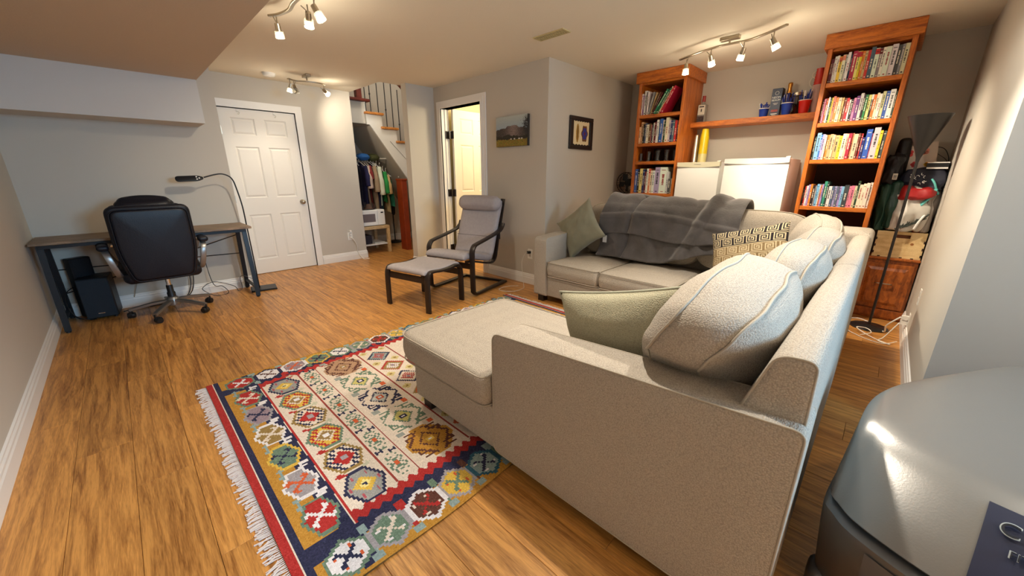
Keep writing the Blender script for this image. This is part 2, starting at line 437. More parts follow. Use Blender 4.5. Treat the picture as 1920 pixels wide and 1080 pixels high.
baseboard('baseboard_bookcase', [(5.06, 0.62, 5.06, 1.8, -1, 0), (5.06, 2.36, 5.06, 2.71, -1, 0)])
baseboard('baseboard_stair', [(2.62, 7.05, 5.6, 7.05, 0, -1)])

def casing(name, plane, a0, a1, ztop, pos, out, w=0.09, both=True):
    """door casing on plane 'x' or 'y' at pos; out = direction into the room"""
    b = MB((pos, (a0 + a1) / 2, 0) if plane == 'x' else ((a0 + a1) / 2, pos, 0))
    for k, (ww, th) in enumerate(((w, .012), (w * .55, .018), (w * .22, .022))):
        segs = [(a1, a1 + ww, 0, ztop + ww), (a0, a1, ztop, ztop + ww)]
        if both: segs.append((a0 - ww, a0, 0, ztop + ww))
        for u0, u1, z0, z1 in segs:
            p0, p1 = sorted((pos, pos + out * th))
            if plane == 'x': b.box(p0, p1, u0, u1, z0, z1)
            else: b.box(u0, u1, p0, p1, z0, z1)
    return tag(b.build(name, M_trim), kind='structure')
casing('trim_1', 'y', DX0 - .005, DX1 + .005, DZ + .005, 5.80, -1, 0.085)
casing('trim_2', 'x', BY0, BY1, BZ + .06, 3.31, -1, 0.09)
j = MB((3.31, BY1, 0)).box(3.31, 3.43, BY1, BY1 + .015, 0, BZ + .075).box(3.31, 3.43, BY0 - .015, BY0, 0, BZ + .075).box(3.31, 3.43, BY0, BY1, BZ + .06, BZ + .075)
j.box(3.36, 3.385, BY1 - .012, BY1, 0, BZ + .06).box(3.36, 3.385, BY0, BY0 + .012, 0, BZ + .06)
tag(j.build('trim_3', M_trim), kind='structure')

def six_panel(root, w, h, M):
    """leaf in local x 0..w, z 0..h, front at y=0 facing -y, thickness 0.035; M places it"""
    st = .115; mid = .10
    xs = [(st, w / 2 - mid / 2), (w / 2 + mid / 2, w - st)]
    zs = [(.19, .775), (.985, 1.60), (1.735, 1.93)]
    zs = [(a * h / 2.03, b * h / 2.03) for a, b in zs]
    b = MB(); b.M = M; b.box(0, w, .012, .035, 0, h)
    b.box(0, xs[0][0], 0, .012, 0, h).box(xs[0][1], xs[1][0], 0, .012, 0, h).box(xs[1][1], w, 0, .012, 0, h)
    zz = [0] + [v for p in zs for v in p] + [h]
    for x0, x1 in xs:
        for k in range(0, len(zz), 2): b.box(x0, x1, 0, .012, zz[k], zz[k + 1])
    lf = b.build('door_leaf', M_door, root)
    for x0, x1 in xs:
        for z0, z1 in zs:
            p = MB(); p.M = M
            c = .014; d = .035
            o = [(x0 + c, z0 + c), (x1 - c, z0 + c), (x1 - c, z1 - c), (x0 + c, z1 - c)]
            i = [(x0 + d, z0 + d), (x1 - d, z0 + d), (x1 - d, z1 - d), (x0 + d, z1 - d)]
            r_ = [(x0, z0), (x1, z0), (x1, z1), (x0, z1)]
            vs = [(a, .004, c_) for a, c_ in r_] + [(a, .0118, c_) for a, c_ in o] + [(a, .003, c_) for a, c_ in i]
            fs = [(8, 9, 10, 11)] + [(4 + k, 4 + (k + 1) % 4, 8 + (k + 1) % 4, 8 + k) for k in range(4)] + [(k, (k + 1) % 4, 4 + (k + 1) % 4, 4 + k) for k in range(4)]
            p.add(vs, fs); p.build('door_panel', M_door, lf)
    return lf
d1 = tag(E('door_1', (DX0, 5.806, 0)), kind='structure')
six_panel(d1, DX1 - DX0, 2.025, Matrix.Translation((0, 0, .006)))
kb = MB(); kb.M = Matrix.Rotation(R(90), 4, 'X')
kb.lathe([(.0, -.001), (.030, .0), (.030, .006), (.012, .012), (.011, .03), (.024, .036), (.030, .05), (.027, .064), (.012, .071), (0, .072)], (0.765, .915, 0), 20)
kb.build('door_knob', M_steel, d1, smooth=True)
for z in (1.78, .98, .25): MB().cyl((-.004, -.006, z - .045), (-.004, -.006, z + .045), .006, n=8).box(-.004, .012, -.003, .001, z - .045, z + .045).build('hinge', M_steel, d1)
for xx in (.21, .60):
    MB().tube(smoothpts([(xx - .02, -.004, 2.005), (xx, -.012, 2.0), (xx + .012, -.02, 1.985), (xx + .004, -.026, 1.97), (xx - .01, -.02, 1.975)], 4), .004, 6).box(xx - .015, xx + .012, -.006, .0, 1.995, 2.03).build('safety_hook', M_wplastic, d1)
d2 = tag(E('door_2', (3.36, BY1 - .005, 0)), kind='structure')
six_panel(d2, .80, 2.115, Matrix.Translation((0.085, -.075, .01)) @ Matrix.Rotation(R(0), 4, 'Z'))
for z in (1.80, 1.02, .22): MB().box(.0, .08, -.012, .0, z - .05, z + .05).cyl((.078, -.075, z - .05), (.078, -.075, z + .05), .009, n=8).box(.03, .09, -.05, -.045, z - .05, z + .05).build('hinge', M_dark, d2)

# ------------------------------------------------------------ outlets and cords
def outlet(loc, axis, out, label, group='wall outlets', plugs=()):
    r = E('wall_outlet', loc, label, 'outlet', group)
    def bx(u0, u1, d0, d1, z0, z1, m, name, par=r):
        a, c = sorted((out * d0, out * d1))
        b = MB()
        if axis == 'x': b.box(a, c, u0, u1, z0, z1)
        else: b.box(u0, u1, a, c, z0, z1)
        return b.build(name, m, par)
    pl = bx(-.036, .036, 0, .005, -.058, .058, M_wplastic, 'cover_plate')
    for z in (.022, -.022): bx(-.017, .017, .005, .007, z - .015, z + .015, mat('socket_ivory', (215, 212, 205), .4), 'socket')
    for (z, m, nm) in plugs: bx(-.016, .016, .007, .045, z - .014, z + .014, m, nm)
    return r
outlet((2.385, 5.80, .37), 'y', -1, 'white wall outlet beside the closet door with white plugs and cord', plugs=((.03, M_wplastic, 'plug'), (-.012, M_wplastic, 'plug'), (.075, M_wplastic, 'plug_box')))
outlet((3.31, 2.925, .37), 'x', -1, 'wall outlet beside the sofa arm with black charger plugged in', plugs=((.022, M_black, 'charger'),))
outlet((3.95, -.31, .42), 'y', 1, 'white wall outlet on the right wall above baseboard')
outlet((4.17, -.31, .17), 'y', 1, 'low white outlet near the floor behind the floor lamp', plugs=((.022, M_wplastic, 'plug'), (-.02, M_wplastic, 'plug')))
def cord(name, pts, r, m, label, group=None):
    P = smoothpts(pts, 6)
    b = MB(pts[0]); b.tube(P, r, 6)
    return tag(b.build(name, m, None, smooth=True), label, 'cord', group)
cord('power_cord', [(2.385, 5.755, .355), (2.42, 5.74, .30), (2.46, 5.76, .20), (2.46, 5.77, .13), (2.49, 5.75, .05), (2.52, 5.70, .006), (2.60, 5.69, .005)], .0055, M_wplastic, 'white cord hanging from the outlet right of the closet door')
cord('charger_cable', [(3.262, 2.925, .392), (3.22, 2.93, .38), (3.19, 2.95, .28), (3.185, 2.93, .12), (3.17, 2.90, .02), (3.10, 2.84, .005), (2.95, 2.83, .005), (2.86, 2.93, .005), (2.88, 3.02, .005), (3.02, 3.03, .005), (3.13, 2.95, .005)], .003, M_wplastic, 'thin white charger cable trailing from outlet to floor by sofa')
cord('lamp_cord', [(4.17, -.262, .19), (4.18, -.20, .10), (4.25, -.20, .02), (4.36, -.16, .006), (4.50, -.10, .005), (4.56, -.02, .005), (4.49, .05, .005)], .0055, M_wplastic, 'thick white cord curling behind the floor lamp base')
cord('extension_cord', [(4.14, -.262, .15), (4.10, -.2, .02), (4.02, -.17, .005), (3.98, -.24, .005), (4.06, -.14, .005), (4.13, -.05, .028), (4.20, -.03, .03), (4.22, -.09, .028), (4.12, -.12, .028), (4.07, -.06, .006)], .004, M_wplastic, 'thin white cord looping over the floor lamp base front')
cord('extension_cord', [(4.05, -.275, .02), (3.97, -.2, .005), (4.0, -.1, .005), (4.1, .0, .005), (4.17, .04, .005)], .003, M_wplastic, 'thin white cord lying in front of the floor lamp')
plug = tag(MB((4.13, .03, .01)).bevbox(4.10, 4.16, .02, .045, .0, .022, .004).build('loose_plug', M_wplastic), 'loose white plug lying by the floor lamp base', 'plug')
# ------------------------------------------------------------ ceiling fittings
v = E('ceiling_vent', (2.83, 2.30, CH), 'cream slatted air vent in the middle of the ceiling', 'vent')
M_vent = mat('cream_vent', (196, 180, 130), .5)
b = MB(); b.box(-.055, -.043, -.16, .16, -.008, 0).box(.043, .055, -.16, .16, -.008, 0).box(-.043, .043, -.16, -.148, -.008, 0).box(-.043, .043, .148, .16, -.008, 0); b.build('frame', M_vent, v)
MB().box(-.043, .043, -.148, .148, -.002, 0).build('duct_shade_sheet', mat('vent_shade', (50, 38, 20), .9), v)  # solid dark sheet, painted as the shade between the slats
for k in range(14): MB().box(-.043, .043, -.142 + k * .0215, -.132 + k * .0215, -.007, -.002).build('slat', M_vent, v)
MB().box(-.003, .003, -.148, .148, -.0085, -.001).build('divider', M_vent, v)
sd = E('smoke_detector', (1.53, 5.43, CH), 'round white smoke detector on the ceiling above the closet door', 'smoke detector')
MB().lathe([(.0, -.034), (.05, -.033), (.062, -.026), (.066, -.012), (.068, 0)], n=28).build('body', M_wplastic, sd, smooth=True)
MB().lathe([(.0, -.036), (.018, -.036), (.02, -.032)], n=16).build('test_button', M_trim, sd)
M_bulb = mat('halogen_bulb', (255, 240, 210), .3, emit=((255, 236, 200), 60))
M_crystal = mat('crackled_glass_shade', (240, 236, 225), .12, trans=.85, ior=1.4, bump=('noise', 140, .8))
def track(loc, pts, heads, label, canopy, lit, energy, grp='track lights'):
    """pts: bar path relative to loc (z down); heads: (point on bar, aim direction)"""
    r = E('track_light', loc, label, 'light', grp)
    MB().slab(roundpoly([(canopy[0] - .028, canopy[1] - .075), (canopy[0] + .028, canopy[1] - .075), (canopy[0] + .028, canopy[1] + .075), (canopy[0] - .028, canopy[1] + .075)], .006, 2), -.028, 0, .004, seg=2).build('canopy', M_steel, r)
    MB().cyl((canopy[0], canopy[1], -.06), (canopy[0], canopy[1], -.02), .008, n=10).build('stem', M_steel, r)
    MB().tube(smoothpts(pts, 6), .007, 8, ry=.013, up=(0, 0, 1)).build('curved_bar', M_steel, r)
    for k, (p, aim) in enumerate(heads):
        p = Vector(p); a = Vector(aim).normalized()
        h = E('lamp_head', (0, 0, 0)); h.parent = r
        q = p + Vector((0, 0, -.055))
        MB().cyl(p, q, .0045, n=8).cyl(q - a * .012, q - a * .012 + Vector((-a.y, a.x, .6)).normalized() * .05, .0035, n=6).cyl(q - a * .015, q + a * .03, .017, .019, 14).build('swivel', M_steel, h, smooth=True, angle=40)
        e1 = q + a * .03; e2 = q + a * .075
        MB().cyl(e1, e2, .027, .030, 14, caps=False).cyl(e1, e1 + a * .002, .027, .027, 14).build('glass_shade', M_crystal, h, smooth=True, angle=40)
        on = lit[k]
        MB().cyl(e1 + a * .008, e1 + a * .04, .010, .014, 12).build('bulb', M_bulb if on else M_steel, h, smooth=True, angle=50)
        if on:
            L_ = light('spot_lamp', 'SPOT', tuple(e2 + Vector(loc)), energy[k], WARM, tuple(e2 + Vector(loc) + a), spot_size=R(105), spot_blend=.8, shadow_soft_size=.025)
            light('shade_glow', 'POINT', tuple(e2 + Vector(loc) + a * .02), 2.2, WARM, shadow_soft_size=.03)
    return r
# four-head bar in front of the bookcases
L3 = (3.93, 1.24, CH)
def l3(x, y, z): return (x - L3[0], y - L3[1], z - CH)
track(L3, [l3(4.05, 1.70, 2.33), l3(3.95, 1.50, 2.33), l3(3.89, 1.34, 2.33), l3(3.88, 1.20, 2.33), l3(3.88, 1.08, 2.33), l3(3.80, .93, 2.33), l3(3.70, .79, 2.33)],
      [(l3(4.04, 1.63, 2.32), (-.10, -.06, -1)), (l3(3.90, 1.37, 2.32), (.55, -.05, -.75)), (l3(3.88, 1.11, 2.32), (.35, .3, -.9)), (l3(3.77, .88, 2.32), (.62, -.95, -2.0))],
      'curved four-head nickel track light in front of the bookcases', (0, 0), (1, 1, 1, 1), (20, 20, 18, 140))
L2 = (1.86, 5.20, CH)
def l2(x, y, z): return (x - L2[0], y - L2[1], z - CH)
track(L2, [l2(1.66, 5.22, 2.33), l2(1.76, 5.27, 2.33), l2(1.86, 5.22, 2.33), l2(1.98, 5.20, 2.33), l2(2.07, 5.24, 2.33)],
      [(l2(1.68, 5.23, 2.32), (-.25, .15, -1)), (l2(1.73, 5.26, 2.32), (.1, -.3, -.8)), (l2(2.06, 5.24, 2.32), (.75, .55, -.40))],
      'small nickel track light with two lamps near the white closet door', (0, 0), (1, 0, 1), (22, 0, 26))
L1 = (1.02, 2.98, CH)
def l1(x, y, z): return (x - L1[0], y - L1[1], z - CH)
track(L1, [l1(1.00, 3.33, 2.33), l1(1.04, 3.25, 2.33), l1(1.065, 3.12, 2.33), l1(1.05, 2.98, 2.33), l1(1.06, 2.85, 2.33), l1(1.12, 2.74, 2.33)],
      [(l1(1.03, 3.28, 2.32), (.15, .25, -1)), (l1(1.11, 2.92, 2.32), (.25, .85, -.95)), (l1(1.10, 2.78, 2.32), (.4, -.3, -1))],
      'curved nickel track light at the top edge of the picture, near the dropped ceiling', (-.01, -.05), (1, 1, 1), (20, 70, 42))

# ------------------------------------------------------------ pictures
pf = E('framed_print', (3.912, 2.71, 1.73), 'dark framed print with a gold oval and a blue ornament on cream paper', 'picture')
for z0, z1, x0, x1 in ((.135, .175, -.228, .228), (-.175, -.135, -.228, .228), (-.135, .135, -.228, -.165), (-.135, .135, .165, .228)):
    MB().bevbox(x0, x1, -.025, 0, z0, z1, .004).build('frame_rail', M_dark, pf)
MB().box(-.165, .165, -.012, -.002, -.135, .135).build('backing', mat('print_mat', (40, 24, 20), .7), pf)
edge = [(-.155 + .31 * k / 20, .125 + .006 * math.sin(k * 2.1)) for k in range(21)] + [(.155, -.12)] + [(.155 - .31 * k / 20, -.122 + .006 * math.sin(k * 1.7)) for k in range(21)]
MB().prism(edge, -.0135, -.012, 'y').build('paper', mat('cream_paper', (222, 208, 170), .9), pf)
ov = [(-.075 + .030 * math.cos(a) * (1 + .06 * math.sin(9 * a)), .0 + .10 * math.sin(a)) for a in [2 * PI * k / 40 for k in range(40)]]
MB().prism(ov, -.0145, -.0135, 'y').build('gold_oval', mat('print_gold', (178, 138, 60), .6, var=.3, vscale=60), pf)
ov2 = [(-.075 + (x + .075) * .45, z * .8) for x, z in ov]
MB().prism(ov2, -.0152, -.0145, 'y').build('oval_centre', mat('print_ochre', (120, 90, 40), .7), pf)
hx = [(.065 + (.062 + .008 * math.cos(6 * a)) * math.cos(a), .0 + (.088 + .008 * math.cos(6 * a)) * math.sin(a)) for a in [2 * PI * k / 48 for k in range(48)]]
MB().prism(hx, -.0145, -.0135, 'y').build('brown_rim', mat('print_brown', (108, 66, 34), .7), pf)
MB().prism([(.065 + (x - .065) * .72, z * .72) for x, z in hx], -.0152, -.0145, 'y').build('blue_centre', mat('print_blue', (46, 52, 140), .6, var=.4, vscale=60), pf)
MB().prism([(.065 + (x - .065) * .22, z * .22) for x, z in hx], -.0158, -.0152, 'y').build('maroon_centre', mat('print_maroon', (110, 30, 50), .6), pf)
# landscape canvas on the bathroom wall : coloured cell by cell
def cellgrid(name, w, h, img, M, mt, parent, thick=0.0):
    ny, nx = img.shape[:2]
    vs = [(w * i / nx, 0, h * j / ny) for j in range(ny + 1) for i in range(nx + 1)]
    me = bpy.data.meshes.new(name)
    fs = [(j * (nx + 1) + i, j * (nx + 1) + i + 1, (j + 1) * (nx + 1) + i + 1, (j + 1) * (nx + 1) + i) for j in range(ny) for i in range(nx)]
    me.from_pydata([tuple(M @ Vector(p)) for p in vs], [], fs); me.materials.append(mt)
    ca = me.color_attributes.new('Col', 'FLOAT_COLOR', 'CORNER')
    c = np.ones((ny * nx, 4, 4), np.float32); c[:, :, :3] = img.reshape(-1, 1, 3)
    ca.data.foreach_set('color', c.ravel()); me.update()
    o = bpy.data.objects.new(name, me); C.objects.link(o); o.parent = parent
    return o
def linarr(a):
    a = np.asarray(a, np.float32) / 255.0
    return np.where(a <= .04045, a / 12.92, ((a + .055) / 1.055) ** 2.4)
rng = np.random.default_rng(3)
nx, ny = 120, 76
img = np.zeros((ny, nx, 3))
def nz(n, sm, amp):
    a = rng.normal(size=n + sm); k = np.ones(sm) / sm
    a = np.convolve(a, k, 'valid')[:n]; return a / (abs(a).max() + 1e-6) * amp
ridge = 44 + 9 * np.exp(-((np.arange(nx) - 62) / 26) ** 2) + nz(nx, 7, 3)
wood_l = 26 + nz(nx, 9, 5); meadow = 17 + nz(nx, 5, 2)
for i in range(nx):
    for j_ in range(ny):
        t = rng.normal() * 12
        if j_ > ridge[i]: c = (150 + (j_ - 44) * .9, 168 + (j_ - 44) * .6, 182); t *= .2
        elif j_ > wood_l[i]:
            rock = math.exp(-((i - 66) / 26) ** 2); g = 60 + 95 * rock * (0.4 + 0.6 * rng.random())
            c = (g, g * .86, g * .82)
        elif j_ > meadow[i]: c = (38, 34, 22)
        else: c = (92 + rng.random() * 70, 84 + rng.random() * 50, 34)
        img[j_, i] = np.clip([c[0] + t, c[1] + t, c[2] + t * .7], 8, 235)
for cx_, w_ in ((56, 5), (69, 5), (86, 6), (96, 5)): img[17:20, cx_:cx_ + w_] = (205, 200, 196)
for k in range(900):
    a_ = rng.normal() * 6 + 114; b_ = 52 + rng.normal() * 11
    if 0 <= a_ < nx and 0 <= b_ < ny: img[int(b_), int(a_)] = (28, 30, 36)
img[:, -2:] = (26, 24, 26)
cv = E('landscape_canvas', (3.31, 3.46, 1.585), 'landscape canvas of a rocky hill with sheep, hung right of the bathroom doorway', 'picture')
MB().box(-.03, -.001, -.50, 0, 0, .32).build('stretcher', mat('canvas_edge', (60, 52, 44), .8), cv)
Mc = Matrix(((0, 0, 0, -.0305), (-1, 0, 0, 0), (0, 0, 1, 0), (0, 0, 0, 1)))
cellgrid('canvas_face', .50, .32, linarr(img), Mc, mat('printed_canvas', 'attr', .7), cv)
# ------------------------------------------------------------ bookcases
def bookcase(label, xf, ya, yb, tops, crown_x, crown_y0, crown_y1):
    """ya > yb: left and right outer faces seen from the room; tops: z of shelf tops"""
    r = E('bookcase', (5.06, (ya + yb) / 2, 0), label, 'bookcase', 'oak bookcases')
    o = (5.06, (ya + yb) / 2, 0); xb = 5.055; t = .032
    MB(o).bevbox(xf, xb, ya - t, ya, 0, 2.30, .003).build('side_panel', M_oakv, r)
    MB(o).bevbox(xf, xb, yb, yb + t, 0, 2.30, .003).build('side_panel', M_oakv, r)
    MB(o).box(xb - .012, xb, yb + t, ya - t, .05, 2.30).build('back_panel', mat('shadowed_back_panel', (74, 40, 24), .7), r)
    for z in tops: MB(o).bevbox(xf + .004, xb - .012, yb + t, ya - t, z - .036, z, .003).build('shelf', M_oak, r)
    MB(o).box(xf + .02, xb - .012, yb + t, ya - t, 2.27, 2.30).build('top_panel', M_oak, r)
    c = MB(o)
    c.bevbox(crown_x, crown_x + .03, crown_y0, crown_y1, 2.287, CH - .002, .003)
    c.bevbox(crown_x + .03, xb, crown_y0, crown_y0 + .028, 2.287, CH - .002, .003).bevbox(crown_x + .03, xb, crown_y1 - .028, crown_y1, 2.287, CH - .002, .003)
    c.build('crown_moulding', M_oak, r)
    MB(o).box(xf + .03, xf + .05, yb + t, ya - t, 0, .09).build('kick_board', M_oak, r)
    return r
bookcase('tall oak bookcase left of the fridges, with drinking glasses on one shelf', 4.55, 2.355, 1.812, [.10, .40, .72, 1.058, 1.427, 1.634, 1.948], 4.52, 1.785, 2.383)
bookcase('tall oak bookcase right of the fridges, full of books, beside the floor lamp', 4.47, .618, .082, [.10, .35, .66, .997, 1.405, 1.712, 2.028], 4.44, .055, .645)

NAMES = {'maroon': (104, 26, 36), 'red': (186, 40, 38), 'crimson': (168, 24, 60), 'orange': (214, 122, 46), 'tan': (196, 160, 112), 'beige': (206, 190, 158),
    'cream': (226, 216, 188), 'white': (226, 224, 216), 'pale grey': (190, 190, 188), 'grey': (132, 134, 138), 'dark grey': (64, 66, 72), 'black': (26, 26, 30),
    'yellow': (226, 196, 50), 'pale yellow': (226, 212, 130), 'navy': (34, 46, 96), 'blue': (48, 92, 168), 'light blue': (124, 172, 212), 'slate blue': (76, 96, 118),
    'green': (36, 116, 70), 'dark green': (24, 66, 46), 'teal': (54, 140, 122), 'lilac': (160, 150, 196), 'purple': (100, 50, 110), 'pink': (208, 120, 150),
    'brown': (110, 68, 44), 'salmon': (206, 124, 96), 'peach': (230, 190, 150), 'rust': (180, 82, 44)}
M_book = mat('book_cover', 'object', .5, var=.06, vscale=40)
M_page = mat('book_pages', (222, 212, 186), .9, bump=('noise', 300, .4), stretch=(1, 20, 1))
M_print = mat('spine_print', 'object', .6)
def box_mesh(name, parts, m):
    b = MB()
    for p in parts: b.box(*p)
    o = b.build(name, m); me = o.data; bpy.data.objects.remove(o); return me
# unit book: spine at x=0 facing -x, depth 1 along +x, thickness 1 along y, height 1 along z
ME_cover = box_mesh('book_cover', [(0, .02, -.5, .5, 0, 1), (.02, 1, -.5, -.44, 0, 1), (.02, 1, .44, .5, 0, 1)], M_book)
ME_pages = box_mesh('pages', [(.02, .975, -.44, .44, .015, .985)], M_page)
def print_mesh(k):
    rr = random.Random(k); parts = []
    z = .30 + rr.random() * .1
    end = .62 + rr.random() * .22
    while z < end:
        h = .012 + rr.random() * .022; w = .10 + rr.random() * .10
        parts.append((-.004, .0, -w, w, z, z + h)); z += h + .008 + (.02 if rr.random() < .2 else 0)
    parts.append((-.004, 0, -.2, .2, .06, .075 + rr.random() * .04))
    if k % 2: parts.append((-.004, 0, -.3, .3, .88, .90))
    return box_mesh('spine_print', parts, M_print)
ME_prints = [print_mesh(k) for k in range(8)]
ME_band = box_mesh('spine_band', [(-.003, 0, -.5, .5, 0, 1)], M_print)
def ordn(i): return ['first', 'second', 'third', 'fourth', 'fifth', 'sixth', 'seventh', 'eighth', 'ninth', 'tenth', 'eleventh', 'twelfth', 'thirteenth', 'fourteenth', 'fifteenth', 'sixteenth', 'seventeenth', 'eighteenth', 'nineteenth', 'twentieth', 'twenty-first', 'twenty-second', 'twenty-third', 'twenty-fourth', 'twenty-fifth', 'twenty-sixth', 'twenty-seventh', 'twenty-eighth', 'twenty-ninth', 'thirtieth', 'thirty-first', 'thirty-second', 'thirty-third'][i]
def obj(name, me, parent=None):
    o = bpy.data.objects.new(name, me); C.objects.link(o)
    if parent is not None: o.parent = parent
    return o
def shelf_books(spec, xf, y_left, y_right, z, where, group):
    """spec: (colour, thickness mm, height mm, lean degrees, band colour or None)"""
    n = len(spec); tot = sum(s[1] for s in spec) / 1000.0 * 1.0; width = y_left - y_right
    sc = (width - .004) / tot if not any(s[3] for s in spec) else 1.0
    sc = min(1.35, sc); y = y_left - .002; rr = random.Random(int(z * 1000)); used = {}
    for i, s in enumerate(spec):
        cn, th, h, lean = s[0], s[1] / 1000 * sc, s[2] / 1000, s[3]
        band = s[4] if len(s) > 4 else None
        d = .13 + h * .25 + rr.random() * .02
        jx = xf + .022 + rr.random() * .014
        c = NAMES[cn]; c = tuple(max(4, min(245, q + rr.uniform(-9, 9))) for q in c)
        o = obj('book', ME_cover); o.color = (*lin(c), 1)
        if lean:
            a = R(lean); o.rotation_euler = (a, 0, 0)
            # leaning left (top towards +y): pivot on the lower left corner
            foot = th * math.cos(a)
            o.location = (jx, y - foot / 2, z + .0006 + th / 2 * abs(math.sin(a)))
            y -= foot + .003 if i + 1 == n or spec[i + 1][3] == lean else foot + .006
        else:
            o.location = (jx, y - th / 2, z + .0006); y -= th
        o.scale = (d, th - .0009, h)
        o2 = obj('pages', ME_pages, o)
        lum = sum(c)
        pc = (30, 30, 36) if lum > 420 else (228, 220, 200)
        if cn in ('white', 'cream') and rr.random() < .35: pc = (150, 30, 36)
        if s[2] > 120:
            o3 = obj('spine_print', ME_prints[rr.randrange(8)], o); o3.color = (*lin(pc), 1); o3['kind'] = 'stuff'
        if band:
            o4 = obj('spine_band', ME_band, o); o4.color = (*lin(NAMES[band]), 1); o4.location = (0, 0, .80); o4.scale = (.6, 1, .18)
        th_w = 'thick' if s[1] > 27 else ('thin' if s[1] < 14 else '')
        hw = 'tall' if s[2] > 245 else ('short' if s[2] < 165 else '')
        desc = ' '.join(w for w in (th_w, hw, cn, 'leaning' if lean else '', 'book') if w)
        if band: desc = desc.replace('book', 'book with %s top' % band)
        tag(o, '%s, %s from left on %s' % (desc, ordn(i), where), 'book', group)
B = lambda s: [tuple(x) for x in s]
# right bookcase
shelf_books([('maroon', 12, 185, 0), ('maroon', 8, 190, 0), ('white', 16, 205, 0), ('white', 14, 208, 0), ('yellow', 20, 196, 0, 'rust'), ('cream', 20, 205, 0, 'salmon'), ('pale grey', 12, 205, 0), ('white', 18, 218, 0),
    ('navy', 10, 200, 0), ('crimson', 28, 222, 0), ('pale yellow', 18, 215, 0, 'crimson'), ('yellow', 12, 214, 0, 'red'), ('orange', 16, 212, 0), ('tan', 16, 210, 0), ('red', 18, 212, 0), ('slate blue', 24, 228, 0),
    ('white', 26, 215, 0, 'red'), ('grey', 18, 212, 0, 'maroon'), ('white', 18, 214, 0), ('white', 30, 214, 0), ('white', 34, 224, 0), ('dark grey', 22, 215, 0), ('grey', 14, 215, 0), ('cream', 26, 218, 0)],
    4.47, .586, .114, 2.028, 'top shelf of the right bookcase', 'books on the top shelf of the right bookcase')
shelf_books([('maroon', 12, 190, 0), ('pink', 10, 196, 0), ('rust', 14, 198, 0), ('white', 10, 204, 0), ('dark green', 10, 196, 0), ('yellow', 9, 200, 0), ('salmon', 16, 208, 0), ('orange', 16, 198, 0), ('beige', 20, 192, 0),
    ('tan', 14, 190, 0), ('brown', 16, 186, 0), ('red', 16, 184, 0), ('white', 10, 170, 0), ('black', 15, 172, 0), ('pink', 14, 180, 0), ('purple', 20, 192, 0), ('pale grey', 18, 210, 0), ('black', 12, 198, 0), ('green', 14, 194, 0), ('pale yellow', 18, 192, 0), ('black', 12, 196, 0, 'white'),
    ('orange', 16, 190, 0), ('cream', 14, 200, 0), ('white', 16, 190, 0), ('beige', 18, 206, 0), ('blue', 20, 206, 0), ('white', 28, 214, 0), ('dark grey', 10, 196, 0)],
    4.47, .586, .114, 1.712, 'second shelf of the right bookcase', 'books on the second shelf of the right bookcase')
shelf_books([('dark grey', 14, 196, 0), ('light blue', 26, 226, 0), ('blue', 10, 210, 0), ('lilac', 16, 212, 0), ('cream', 12, 204, 0), ('orange', 16, 206, 0), ('tan', 20, 210, 0), ('peach', 14, 204, 0), ('tan', 26, 198, 0), ('yellow', 18, 192, 0),
    ('cream', 22, 208, 0), ('peach', 12, 206, 0), ('crimson', 20, 208, 0), ('salmon', 12, 208, 0), ('beige', 24, 200, 0), ('brown', 12, 204, 0), ('red', 14, 202, 0), ('navy', 16, 170, 0), ('blue', 32, 232, 0), ('pink', 8, 200, 0), ('pale grey', 34, 242, 0), ('yellow', 16, 218, 0), ('dark grey', 20, 214, 0)],
    4.47, .586, .114, 1.405, 'third shelf of the right bookcase', 'books on the third shelf of the right bookcase')
shelf_books([('black', 9, 160, 0), ('red', 12, 176, 0), ('white', 14, 180, 0), ('lilac', 14, 190, 0), ('orange', 16, 195, 0), ('black', 20, 180, 0), ('grey', 10, 182, 0), ('light blue', 18, 196, 0), ('white', 8, 190, 0), ('salmon', 12, 186, 0), ('lilac', 12, 196, 0),
    ('teal', 20, 220, 0), ('dark green', 14, 214, 0), ('white', 24, 178, 0), ('slate blue', 17, 178, 0), ('lilac', 17, 178, 0), ('slate blue', 17, 178, 0), ('lilac', 17, 178, 0), ('light blue', 17, 178, 0), ('dark grey', 30, 190, 0), ('pink', 16, 182, 0), ('pink', 22, 186, 0), ('beige', 16, 184, 0),
    ('dark green', 14, 226, 0), ('cream', 22, 196, 0), ('cream', 20, 204, 0), ('cream', 22, 210, 0), ('white', 16, 214, 0)],
    4.47, .586, .114, .997, 'fourth shelf of the right bookcase', 'books on the fourth shelf of the right bookcase')
